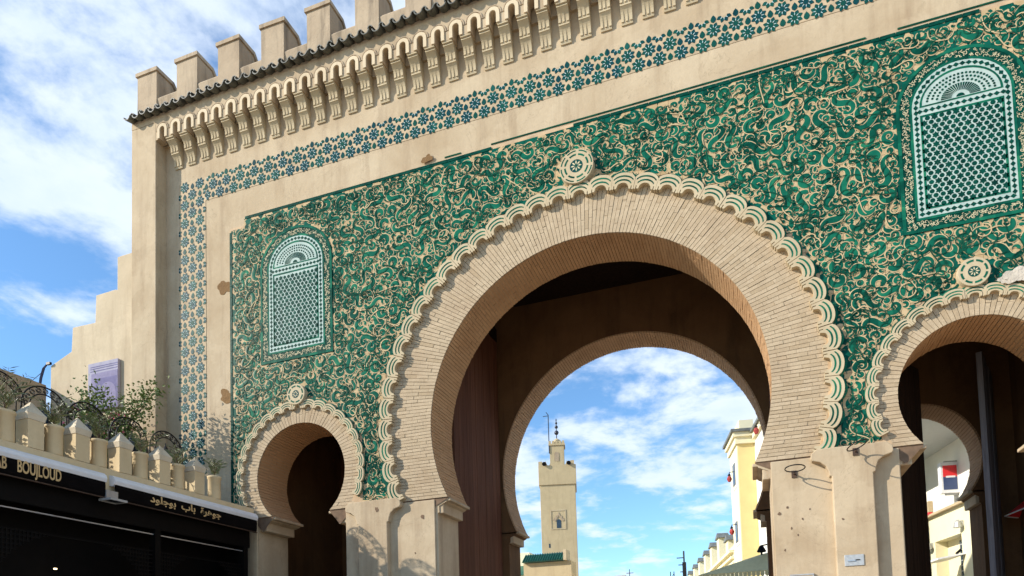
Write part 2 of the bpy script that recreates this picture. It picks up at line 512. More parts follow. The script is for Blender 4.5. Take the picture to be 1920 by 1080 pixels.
# impost mouldings under every arch foot
def impost(cx, cz, r, f, j, y0, y1, tag_=None):
    a = math.asin((4.28 - cz) / r)
    fx = r * math.cos(a)
    for s in (-1, 1):
        b = MB()
        e = 0.03
        x_in = cx + s * (fx + 0.0)
        xo = cx + s * (j + 0.2)
        b.box(*sorted((x_in - s * e, xo)), y0 - (0.012 if y0 <= 0 else 0.0), y1 + 0.01, 4.235, 4.285)
        b.box(*sorted((cx + s * (fx + 0.5 * (j - fx)), xo)), y0 + 0.012, y1 - 0.01, 4.04, 4.233)
        b.build('impost', 'plaster', GATE, bevel=0.012)
for A_ in ARCH:
    impost(*A_, 0.004, 0.8)
for A_ in BACK:
    impost(*A_, 3.4, 4.1)

# ------------------------------------------------------------------ brick arches
CAM = Vector((2.3482, -10, 1.6511))
def course_dir(a):
    """direction (degrees) of the bed joint that starts at arch angle a: level near the springing, fanning out above"""
    a = 180 - a if a > 90 else a
    t = (0.0 if a < 2 else (a - 2) / 88.0)
    return 90.0 * t ** 1.25
def courses(cx, cz, r, th, zf):
    """arch angles of the bed joints on the right half, springing to crown, about th apart"""
    lo = math.degrees(math.asin((zf + 0.012 - cz) / r))
    out = [lo]
    a = lo
    rm = r * 1.06
    while a < 90:
        # the step whose thickness across the course is th
        d = course_dir(a)
        k = max(0.35, abs(math.cos(R(a - d))))
        a += math.degrees(th / (rm * k))
        out.append(a)
    f = (90 - lo) / (out[-1] - lo)
    return [lo + (q - lo) * f for q in out]
def joint_pts(cx, cz, r, ro, a, f):
    """point at fraction f of a bed joint from intrados (0) to the outer circle (1)"""
    d = course_dir(a)
    p = (r * math.cos(R(a)), r * math.sin(R(a)))
    v = (math.cos(R(d)), math.sin(R(d)))
    bq = p[0] * v[0] + p[1] * v[1]
    L = -bq + math.sqrt(bq * bq - (r * r - ro * ro))
    return p[0] + v[0] * L * f, p[1] + v[1] * L * f, L
COURSE = {}
ranked = []
def arch_ring(k, rout, th, blen, zf=4.28):
    cx, cz, r = ARCH[k][:3]
    a0 = math.degrees(math.asin((zf - cz) / r))
    inner, outer = arc(cx, cz, r + 0.012, 180 - a0, a0, 60), arc(cx, cz, rout, a0, 180 - a0, 60)
    n = len(inner)
    b = MB()
    b.add([(x, -0.012, z) for x, z in inner] + [(x, -0.012, z) for x, z in outer[::-1]], [(i, i + 1, i + 1 + n, i + n) for i in range(n - 1)])
    ring = b.build('brick_arch', 'mortar', GATE)
    C_ = courses(cx, cz, r, th, zf)
    COURSE[k] = C_
    for i in range(len(C_) - 1):
        a, a2 = C_[i], C_[i + 1]
        L = joint_pts(cx, cz, r, rout, (a + a2) / 2, 0)[2]
        nb = max(1, round(L / blen))
        cuts = [q / nb for q in range(nb + 1)]
        if i % 2:
            cuts = [0.0] + [(q + 0.5) / nb for q in range(nb)] + [1.0]
        for s in (-1, 1):
            cc = [cuts[0]] + [min(0.97, max(0.03, q + random.uniform(-.05, .05))) for q in cuts[1:-1]] + [cuts[-1]]
            for f0, f1 in zip(cc[:-1], cc[1:]):
                q = [joint_pts(cx, cz, r, rout, A_, F_)[:2] for A_, F_ in ((a, f0), (a, f1), (a2, f1), (a2, f0))]
                q = [(cx + s * x, cz + z) for x, z in q]
                c = Vector((sum(p[0] for p in q) / 4, 0, sum(p[1] for p in q) / 4))
                # shrink towards the centre for the joint
                sh = []
                for p in q:
                    sh.append(Vector((p[0], p[1])))
                e1, e2 = (sh[1] - sh[0]).normalized(), ((sh[3] - sh[0]) + (sh[2] - sh[1])).normalized()
                j = 0.0034
                jh = 0.0016
                pts = [sh[0] + e1 * jh + e2 * j, sh[1] - e1 * jh + e2 * j, sh[2] - e1 * jh - e2 * j, sh[3] + e1 * jh - e2 * j]
                if f0 == 0:
                    pts[0] -= e1 * jh; pts[3] -= e1 * jh
                area = (f1 - f0) * L / (c - CAM).length_squared
                vis = c.x < 6.0
                ranked.append((area if vis else 0, s, pts, c, ring))
arch_ring(1, 3.47, 0.058, 0.25)
for k in (0, 2):
    arch_ring(k, ARCH[k][2] + 0.335, 0.058, 0.26)
ranked.sort(key=lambda t: -t[0])
per, rest = {}, {}
for (sz, s, pts, c, ring) in ranked:
    y0 = -0.03 + random.uniform(-0.0035, 0.0035)
    kk = per.get(ring.name, 0)
    fs = [(0, 1, 2, 3), (4, 7, 6, 5), (0, 4, 5, 1), (1, 5, 6, 2), (2, 6, 7, 3), (3, 7, 4, 0)]
    if s < 0:
        fs = [f[::-1] for f in fs]
    jit = [(random.uniform(-.0012, .0012), random.uniform(-.0012, .0012)) for _ in pts]
    if kk < (220 if ring.name == 'brick_arch' else 40) and sz > 0:
        b = MB()
        b.add([(p.x + d[0] - c.x, y0, p.y + d[1] - c.z) for p, d in zip(pts, jit)] + [(p.x - c.x, -0.010, p.y - c.z) for p in pts], fs)
        link('brick', b.mesh('brick', 'brick'), ring, c)
        per[ring.name] = kk + 1
    else:
        b = rest.setdefault(ring.name, (MB(), ring))[0]
        b.add([(p.x + d[0], y0, p.y + d[1]) for p, d in zip(pts, jit)] + [(p.x, -0.010, p.y) for p in pts], fs)
for nm, (b, ring) in rest.items():
    b.build('brickwork', 'brick', ring, kind='stuff')

def intrados(cx, cz, r, y0, y1, C_, rows, name, m):
    b = MB()
    for i in range(len(C_) - 1):
        cuts = [y0 + (y1 - y0) * k / rows for k in range(rows + 1)] if i % 2 else [y0] + [y0 + (y1 - y0) * (k + 0.5) / rows for k in range(rows)] + [y1]
        for s in (-1, 1):
            for ya, yb in zip(cuts[:-1], cuts[1:]):
                j = random.uniform(-0.0035, 0.0035)
                e = math.degrees(0.0042 / r)
                vs = []
                for y in (ya + 0.003, yb - 0.003):
                    for rr, a in ((r + j, C_[i] + e), (r + 0.03, C_[i] + e), (r + 0.03, C_[i + 1] - e), (r + j, C_[i + 1] - e)):
                        vs.append((cx + s * rr * math.cos(R(a)), y, cz + rr * math.sin(R(a))))
                fs = [(0, 1, 2, 3), (4, 7, 6, 5), (0, 4, 5, 1), (1, 5, 6, 2), (2, 6, 7, 3), (3, 7, 4, 0)]
                b.add(vs, fs if s > 0 else [f[::-1] for f in fs])
    return b.build(name, m, GATE, kind='stuff')
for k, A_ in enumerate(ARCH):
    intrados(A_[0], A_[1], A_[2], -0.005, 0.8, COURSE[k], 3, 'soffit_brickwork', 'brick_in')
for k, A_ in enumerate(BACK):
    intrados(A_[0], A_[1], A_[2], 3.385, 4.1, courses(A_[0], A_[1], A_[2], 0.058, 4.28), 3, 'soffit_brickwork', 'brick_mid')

# ------------------------------------------------------------------ scalloped arch bands
def dr_main(a):
    return 0.09 * abs(math.cos(R(a))) ** 1.4
def scallop_meshes(rc, half, ri, rd, ro_j, ro, y0, y1):
    """cusped scallop spanning +-half degrees about the +Z axis of its arch centre; returns body and inlay meshes"""
    b = MB()
    hw = half - 0.012
    tooth = half * 0.17
    def P(a, r):
        return (r * math.sin(R(a)), r * math.cos(R(a)))
    low = []
    # underside: tooth edge, cusp opening, tooth edge
    low += [P(-hw, ri), P(-half + tooth, ri - 0.004), P(-half + tooth * 1.05, ri + 0.05), P(-half + tooth * 1.45, ri + 0.052), P(-half + tooth * 1.5, ri + 0.002), P(-half + tooth * 2.5, ri + 0.004)]
    m = half - tooth * 2.5
    for i in range(0, 11):
        t = -1 + 2 * i / 10
        low.append(P(t * m * (1.0 if abs(t) < 0.95 else 0.97), ri + 0.012 + rd * math.sqrt(max(0, 1 - t * t))))
    low += [P(half - tooth * 2.5, ri + 0.004), P(half - tooth * 1.5, ri + 0.002), P(half - tooth * 1.45, ri + 0.052), P(half - tooth * 1.05, ri + 0.05), P(half - tooth, ri - 0.004), P(hw, ri)]
    top = []
    for i in range(0, 13):
        t = 1 - 2 * i / 12
        top.append(P(t * hw, ro_j + (ro - ro_j) * math.sqrt(max(0, 1 - (t * 0.97) ** 2))))
    pts = low + top
    b.prism([(x, z) for x, z in pts], y0, y1)
    inl = MB()
    for f0, f1, sp_ in INL:
        lo_, hi_ = [], []
        for i in range(0, 9):
            t = -1 + 2 * i / 8
            base = ri + 0.012 + rd * math.sqrt(max(0, 1 - (t * 0.9) ** 2))
            tp = ro_j + (ro - ro_j) * math.sqrt(max(0, 1 - (t * 0.9) ** 2))
            lo_.append(P(t * half * sp_, base + (tp - base) * f0))
            hi_.append(P(t * half * sp_, base + (tp - base) * f1))
        q = lo_ + hi_[::-1]
        inl.prism(q, y0 - 0.0025, y0 + 0.001, back=False)
    # dot between scallops
    c = P(-half + 0.001, ri + 0.075)
    return b, inl
INL = ((0.20, 0.35, 0.72), (0.57, 0.72, 0.86))
def scallop_band(name, cx, cz, half, a_lo, a_hi, rargs, drf, y0=-0.115, y1=-0.01):
    b, inl = scallop_meshes(0, half, *rargs, y0, y1)
    me, mi = b.mesh('scallop', 'plaster_white'), inl.mesh('tile_strip', 'green')
    a = 90.0
    angs = []
    k = 0
    while 90 + 2 * half * k < a_hi + 0.01:
        angs.append(90 + 2 * half * k)
        k += 1
    k = 1
    while 90 - 2 * half * k > a_lo - 0.01:
        angs.append(90 - 2 * half * k)
        k += 1
    for a in angs:
        d = drf(a)
        loc = (cx + d * math.cos(R(a)), random.uniform(-0.006, 0.004), cz + d * math.sin(R(a)))
        o = link('scallop', me, GATE, loc, (0, R(90 - a), 0))
        md = None
        s_ = link('tile_strip', mi, o)
    return angs
scallop_band('main', 0.035, 5.49, 2.975, -19, 199, (3.305, 0.085, 3.455, 3.56), dr_main)
dz_small = lambda a: 0.02 * abs(math.cos(R(a)))
for k, sx in ((0, -5.28), (2, 5.28)):
    scallop_band('small', sx, ARCH[k][1], 5.4, -22, 202, (1.18, 0.045, 1.29, 1.34), dz_small, -0.09, -0.008)

def medallion(cx, cz, r, y0, y1):
    b = MB()
    b.prism(arc(cx, cz, r, 0, 360, 40)[:-1], y0, y1)
    o = b.build('medallion', 'plaster_white', GATE, bevel=0.006)
    for q0, q1 in ((0.86, 0.93), (0.62, 0.72)) if r > 0.22 else ((0.70, 0.84),):
        b = MB()
        n = 32
        vs = [(cx + r * q * math.cos(2 * math.pi * i / n), y0 - 0.002, cz + r * q * math.sin(2 * math.pi * i / n)) for q in (q0, q1) for i in range(n)]
        fs = [(i, (i + 1) % n, (i + 1) % n + n, i + n) for i in range(n) if i % 4 != 3]
        b.add(vs, [f[::-1] for f in fs])
        b.build('tile_ring', 'green', o)
    b = MB()
    rr = r * 0.38
    b.flat(arc(cx, cz, rr, 0, 360, 24)[:-1], y0 - 0.0018)
    ro = b.build('rosette', 'teal', o)
    b = MB()
    for k in range(8):
        a = 45 * k
        q = [(cx + rr * s * math.cos(R(a + d)), cz + rr * s * math.sin(R(a + d))) for s, d in ((0.2, 0), (0.55, -13), (0.88, 0), (0.55, 13))]
        b.flat(q, y0 - 0.0042)
    b.build('rosette_petals', 'clay_edge', o)
medallion(0.02, 9.26, 0.275, -0.155, -0.01)
medallion(-5.28, 6.43, 0.19, -0.125, -0.01)
medallion(5.28, 6.46, 0.19, -0.125, -0.01)

# ------------------------------------------------------------------ green tile panel
PX, PZ0, PZ1 = 6.80, 4.33, 10.06
def arch_r(k, x, z):
    cx, cz = ARCH[k][0], ARCH[k][1]
    d = math.hypot(x - cx, z - cz)
    if k == 1:
        return d - dr_main(math.degrees(math.atan2(z - cz, x - cx)))
    return d
RB = (1.22, 3.40, 1.22)
def comb():
    pts = []
    def cutarc(k):
        cx, cz, r = ARCH[k][0], ARCH[k][1], RB[k] + (0.05 if k == 1 else 0)
        a = math.degrees(math.asin((PZ0 - cz) / r))
        return arc(cx, cz, r, 180 - a, a, 48)
    pts += [(-PX, PZ0)] + cutarc(0) + cutarc(1) + cutarc(2) + [(PX, PZ0), (PX, PZ1), (-6.43, PZ1), (-6.43, PZ1 - 0.17), (-PX, PZ1 - 0.17)]
    return pts
PANEL = MB().prism(comb(), -0.032, 0.001).build('tile_panel', 'clay', GATE)
TS = 0.165
WIN = [(-5.31, 7.12, 9.60, 0.775), (5.28, 7.16, 9.60, 0.775)]       # cx, z0, top, half width of outer border
def in_window(x, z, m=0.0):
    for (cx, z0, zt, hw) in WIN:
        if abs(x - cx) < hw + m and z0 - m < z:
            zs = zt - hw * 0.92
            if z < zs or math.hypot((x - cx) / (hw + m), (z - zs) / (zt - zs + m)) < 1:
                return True
    return False
tiles = []
nx, nz = int(2 * PX / TS), int((PZ1 - PZ0) / TS)
for i in range(nx):
    for j in range(nz):
        x, z = -PX + (i + 0.5) * TS + 0.01, PZ1 - 0.05 - (j + 0.5) * TS
        h = TS / 2
        if z - h < PZ0 or x + h > PX:
            continue
        if x < -6.43 and z + h > PZ1 - 0.18:
            continue
        if any(min(arch_r(k, x + a * h, z + c * h) for a in (-1, 1) for c in (-1, 1)) < (RB[k] + 0.02) for k in range(3)):
            continue
        if in_window(x, z, -0.12):
            continue
        tiles.append(((Vector((x, 0, z)) - CAM).length + (50 if x > 6.1 else 0), x, z))
tiles.sort()
tb = MB().box(-TS / 2 + 0.0022, TS / 2 - 0.0022, -0.009, 0.0, -TS / 2 + 0.0022, TS / 2 - 0.0022)
tme = tb.mesh('tile', 'field')
rb = MB()
for k, (d, x, z) in enumerate(tiles):
    rx, rz_ = random.gauss(0, 0.006), random.gauss(0, 0.006)
    if k < 300:
        link('tile', tme, PANEL, (x, -0.032 + random.uniform(0, 0.0015), z), (rx, 0, rz_))
    else:
        rb.add([(x + vx, -0.032 + vy + vx * rz_ - vz * rx, z + vz) for vx, vy, vz in tb.v], tb.f)
rb.build('tiling', 'field', PANEL, kind='stuff')

# arabesque scrolls carved in green glaze, packed against each other
RES = 0.0125
GX, GZ = int(2 * PX / RES) + 1, int((PZ1 - PZ0) / RES) + 1
xs = -PX + (np.arange(GX) + 0.5) * RES
zs = PZ0 + (np.arange(GZ) + 0.5) * RES
XX, ZZ = np.meshgrid(xs, zs, indexing='ij')
occ = np.zeros((GX, GZ), bool)
occ |= (XX < -PX + 0.09) | (XX > PX - 0.09) | (ZZ > PZ1 - 0.10) | (ZZ < PZ0 + 0.03)
occ |= (XX < -6.36) & (ZZ > PZ1 - 0.24)
for k in range(3):
    dx, dz = XX - ARCH[k][0], ZZ - ARCH[k][1]
    d = np.hypot(dx, dz)
    if k == 1:
        d = d - 0.09 * np.abs(dx / d) ** 1.4
    occ |= d < (1.385, 3.615, 1.385)[k]
for (cx, cz, r) in ((0.02, 9.26, 0.35), (-5.28, 6.43, 0.25), (5.28, 6.46, 0.25)):
    occ |= np.hypot(XX - cx, ZZ - cz) < r
for (cx, z0, zt, hw) in WIN:
    zs_ = zt - hw * 0.92
    ins = (np.abs(XX - cx) < hw + 0.02) & (ZZ > z0 - 0.02) & ((ZZ < zs_) | (np.hypot((XX - cx) / (hw + 0.02), (ZZ - zs_) / (zt - zs_ + 0.02)) < 1))
    occ |= ins
blocked0 = occ.copy()
rng = np.random.default_rng(11)
def centreline(kind, L, rng):
    n = {'S': 30, 'C': 24, 'P': 28, 'k': 14, 'l': 8}[kind]
    s = np.linspace(-1, 1, n)
    if kind == 'S':
        K = rng.uniform(3.4, 4.6)
        kap = K * np.tanh(rng.uniform(1.6, 3.2) * (s - rng.uniform(-0.2, 0.2))) + rng.uniform(2, 4) * s ** 5
        sk = rng.uniform(-0.35, 0.35)
        w = (0.42 + 0.58 * np.cos((s - sk) * 1.3) ** 2)
        w = w * np.clip((1 - np.abs(s)) * 5 + 0.55, 0, 1) + 0.26 * np.exp(-((np.abs(s) - 0.92) / 0.07) ** 2)
    elif kind == 'C':
        kap = rng.uniform(1.9, 2.6) + rng.uniform(1.5, 3.5) * np.clip(s, 0, 1) ** 2
        w = np.clip(0.12 + 1.0 * np.sqrt(np.clip((s + 1) * 0.8, 0, 1)), 0, 1) * (1 - 0.3 * np.clip(s, 0, 1)) + 0.28 * np.exp(-((s - 0.92) / 0.09) ** 2)
    elif kind == 'P':
        kap = 1.6 + 4.6 * ((s + 1) / 2) ** 1.5
        w = np.clip(0.3 + (1 - s) * 0.45, 0, 1) * np.clip((s + 1.05) * 3, 0.15, 1)
    elif kind == 'k':
        kap = rng.uniform(1.2, 2.6) + 0 * s
        w = np.clip((1 - s) * 0.75, 0.08, 1) * np.clip((s + 1.12) * 3.2, 0.3, 1)
    else:
        kap = rng.uniform(-1, 1) + 0 * s
        w = np.clip(np.cos(s * 1.45), 0.05, 1)
    if rng.random() < 0.5:
        kap = -kap
    th = np.concatenate([[0], np.cumsum((kap[:-1] + kap[1:]) / 2 * np.diff(s))]) * 1.0
    dx, dz = np.cos(th), np.sin(th)
    ds = L / (n - 1)
    x = np.concatenate([[0], np.cumsum((dx[:-1] + dx[1:]) / 2)]) * ds
    z = np.concatenate([[0], np.cumsum((dz[:-1] + dz[1:]) / 2)]) * ds
    return x - x.mean(), z - z.mean(), th, w
def resample_cover(x, z, nx_, nz_, hw, grow):
    k = np.linspace(-1, 1, 9)
    h = hw + grow
    X = x[:, None] + nx_[:, None] * h[:, None] * k
    Z = z[:, None] + nz_[:, None] * h[:, None] * k
    X2 = np.concatenate([X, (X[:-1] + X[1:]) / 2])
    Z2 = np.concatenate([Z, (Z[:-1] + Z[1:]) / 2])
    return X2.ravel(), Z2.ravel()
ribV, ribF, edgV, edgF = [], [], [], []
nv = ne = 0
def emit(x, z, nx_, nz_, hw):
    global nv, ne
    n = len(x)
    yt = -0.0455 - rng.random() * 0.002
    A = np.stack([x + nx_ * hw, np.full(n, yt), z + nz_ * hw], 1)
    B = np.stack([x - nx_ * hw, np.full(n, yt), z - nz_ * hw], 1)
    Cc = np.stack([x, np.full(n, yt - np.minimum(0.003, hw.max() * 0.09)), z], 1)
    ribV.append(np.concatenate([A, Cc, B]))
    i = np.arange(n - 1)
    ribF.append(np.concatenate([np.stack([i, i + 1, i + 1 + n, i + n], 1), np.stack([i + n, i + n + 1, i + 1 + 2 * n, i + 2 * n], 1)]) + nv)
    nv += 3 * n
    e = hw + np.where(hw > 0.012, 0.0125, 0.008)
    ye = -0.0432 - rng.random() * 0.0015
    A = np.stack([x + nx_ * e, np.full(n, ye), z + nz_ * e], 1)
    B = np.stack([x - nx_ * e, np.full(n, ye), z - nz_ * e], 1)
    edgV.append(np.concatenate([A, B]))
    edgF.append(np.stack([i, i + 1, i + 1 + n, i + n], 1) + ne)
    ne += 2 * n
def place(kind, L0, L1, w0, w1, tries, gap, clear=None):
    made = 0
    for _ in range(tries):
        # aim at free cells only
        for _t in range(6):
            ix, iz = rng.integers(0, GX), rng.integers(0, GZ)
            if not occ[ix, iz]:
                break
        else:
            continue
        L, w = 0.87 * rng.uniform(L0, L1), 0.86 * rng.uniform(w0, w1)
        x, z, th, wp = centreline(kind, L, rng)
        a = rng.uniform(0, 2 * math.pi)
        ca, sa = math.cos(a), math.sin(a)
        x, z = x * ca - z * sa + xs[ix], x * sa + z * ca + zs[iz]
        nx_, nz_ = -np.sin(th + a), np.cos(th + a)
        hw = wp * w / 2
        X, Z = resample_cover(x, z, nx_, nz_, hw, gap)
        I, J = ((X + PX) / RES).astype(int), ((Z - PZ0) / RES).astype(int)
        if I.min() < 0 or J.min() < 0 or I.max() >= GX or J.max() >= GZ or occ[I, J].any():
            continue
        # the ornament is laid out in mirrored pairs about upright axes
        ax_ = 1.72 * round(xs[ix] / 1.72)
        Im = ((2 * ax_ - X + PX) / RES).astype(int)
        ok = Im.min() >= 0 and Im.max() < GX and not occ[Im, J].any() and np.abs(X - ax_).min() > 0.004 and (np.sign(X - ax_) == np.sign(X[0] - ax_)).all()
        if not ok and kind in 'SCP' and L > 0.18 and _ < tries * 0.75:
            continue
        X, Z = resample_cover(x, z, nx_, nz_, hw, 0.002)
        I, J = ((X + PX) / RES).astype(int), ((Z - PZ0) / RES).astype(int)
        occ[I, J] = True
        emit(x, z, nx_, nz_, hw)
        if ok:
            occ[((2 * ax_ - X + PX) / RES).astype(int), J] = True
            emit((2 * ax_ - x)[::-1], z[::-1], nx_[::-1], -nz_[::-1], hw[::-1])
        made += 1
    return made
place('S', 0.52, 0.74, 0.088, 0.108, 2600, 0.008)
place('C', 0.34, 0.48, 0.085, 0.10, 6500, 0.008)
place('P', 0.40, 0.52, 0.068, 0.082, 5000, 0.008)
place('S', 0.32, 0.48, 0.06, 0.076, 5000, 0.008)
place('C', 0.22, 0.32, 0.058, 0.072, 10000, 0.007)
place('P', 0.24, 0.32, 0.046, 0.056, 9000, 0.007)
place('S', 0.22, 0.30, 0.042, 0.05, 9000, 0.006)
place('C', 0.14, 0.2, 0.042, 0.054, 16000, 0.006)
place('k', 0.12, 0.19, 0.05, 0.066, 24000, 0.005)
place('k', 0.08, 0.12, 0.038, 0.05, 24000, 0.004)
place('l', 0.06, 0.10, 0.03, 0.04, 22000, 0.003)
def arr_mesh(name, V, F, m, parent, flip=True):
    V = np.concatenate(V); F = np.concatenate(F)
    me = bpy.data.meshes.new(name)
    me.vertices.add(len(V)); me.vertices.foreach_set('co', V.astype(np.float32).ravel())
    me.loops.add(F.size); me.loops.foreach_set('vertex_index', F.astype(np.int32).ravel())
    me.polygons.add(len(F))
    me.polygons.foreach_set('loop_start', np.arange(0, F.size, F.shape[1], dtype=np.int32))
    me.polygons.foreach_set('loop_total', np.full(len(F), F.shape[1], np.int32))
    me.materials.append(M[m])
    me.update(calc_edges=True)
    me.validate()
    o = link(name, me, parent)
    o['kind'] = 'stuff'
    return o
arr_mesh('arabesque', ribV, ribF, 'green', PANEL)
arr_mesh('arabesque_edging', edgV, edgF, 'clay_cut', PANEL)
# thin vines crossing over the scrolls
vV, vF = [], []
nvv = 0
made = 0
vcount = {}
while made < 1700:
    n = 22
    x0, z0 = rng.uniform(-PX, 6.6), rng.uniform(PZ0, PZ1)
    vk = (int(x0 / 0.34), int(z0 / 0.34))
    if vcount.get(vk, 0) >= 4:
        if rng.random() < 0.02:
            made += 1
        continue
    if rng.random() < 0.45:
        r = rng.uniform(0.05, 0.12); a = np.linspace(0, 2 * math.pi * rng.uniform(0.55, 1.0), n) + rng.uniform(0, 6.28)
        x, z = x0 + r * np.cos(a), z0 + r * np.sin(a)
        nx_, nz_ = np.cos(a), np.sin(a)
    else:
        L = rng.uniform(0.25, 0.5); s = np.linspace(-1, 1, n)
        k1, k2 = rng.uniform(-1.2, 1.2), rng.uniform(-2.2, 2.2)
        th = k1 * s + k2 * s * s + rng.uniform(0, 6.28)
        x = x0 + np.cumsum(np.cos(th)) * L / n; z = z0 + np.cumsum(np.sin(th)) * L / n
        nx_, nz_ = -np.sin(th), np.cos(th)
    I, J = ((x + PX) / RES).astype(int), ((z - PZ0) / RES).astype(int)
    if I.min() < 0 or J.min() < 0 or I.max() >= GX or J.max() >= GZ or blocked0[I, J].any():
        continue
    hw = 0.0072 * np.clip(np.minimum(np.arange(n), n - 1 - np.arange(n)) / 3 + 0.4, 0, 1)
    y = -0.0535 - rng.random() * 0.002
    A = np.stack([x + nx_ * hw, np.full(n, y), z + nz_ * hw], 1); B = np.stack([x - nx_ * hw, np.full(n, y), z - nz_ * hw], 1)
    i = np.arange(n - 1)
    vcount[vk] = vcount.get(vk, 0) + 1
    vV.append(np.concatenate([A, B])); vF.append(np.stack([i, i + 1, i + 1 + n, i + n], 1) + nvv); nvv += 2 * n
    made += 1
def pick(sel):
    vs, fs = [], []
    for i, k in enumerate(sel):
        vs.append(vV[k]); fs.append(vF[k] - vF[k].min() + 44 * i)
    return vs, fs
arr_mesh('vine_tracery', *pick([k for k in range(len(vV)) if k % 10]), 'vine', PANEL)
arr_mesh('cut_lines', *pick([k for k in range(len(vV)) if k % 10 == 0]), 'clay_cut', PANEL)
# straight border strips of the panel, tile by tile
hb = MB().box(0, 0.194, -0.017, 0.0, 0, 0.05).mesh('border_tile', 'dark_green')
vb = MB().box(0, 0.052, -0.017, 0.0, 0, 0.204).mesh('border_tile', 'dark_green')
for i in range(60):
    x0 = -6.43 + i * 0.2
    if x0 > 6.6:
        break
    if not (-1.6 < x0 < -0.2):
        link('border_tile', hb, PANEL, (x0, -0.031 + random.uniform(-.001, .001), PZ1 - 0.062))
for i in range(26):
    z0 = PZ0 + 0.02 + i * 0.21
    if z0 + 0.2 > PZ1 - 0.2:
        break
    link('border_tile', vb, PANEL, (-PX + 0.008, -0.031 + random.uniform(-.001, .001), z0))
for x0, x1 in ((-2.3, -2.0), (-1.45, 4.2), (4.6, 6.8)):
    MB().box(x0, x1, -0.012, 0.0, PZ1 + 0.055, PZ1 + 0.075).build('border_line', 'vine', GATE)
# outlines that follow the arch bands
def outline(k, r0, r1, y, a0, a1, n, seg):
    b = MB()
    cx, cz = ARCH[k][0], ARCH[k][1]
    for i in range(n):
        aa, ab = a0 + (a1 - a0) * i / n, a0 + (a1 - a0) * (i + 0.96) / n
        q = []
        for a, r in ((aa, r0), (aa, r1), (ab, r1), (ab, r0)):
            rr = r + (dr_main(a) if k == 1 else 0)
            # scallop following wave
            rr += seg * abs(math.cos(math.pi * (a - 90) / (5.95 if k == 1 else 10.8)))
            q.append((cx + rr * math.cos(R(a)), cz + rr * math.sin(R(a))))
        if min(p[1] for p in q) > PZ0 + 0.02:
            b.add([(x, y, z) for x, z in q], [(3, 2, 1, 0)])
    b.build('arch_outline', 'green', PANEL)
outline(1, 3.485, 3.52, -0.0585, -18, 198, 320, 0.085)
outline(0, 1.30, 1.335, -0.0585, -24, 204, 160, 0.045)
outline(2, 1.30, 1.335, -0.0585, -24, 204, 160, 0.045)

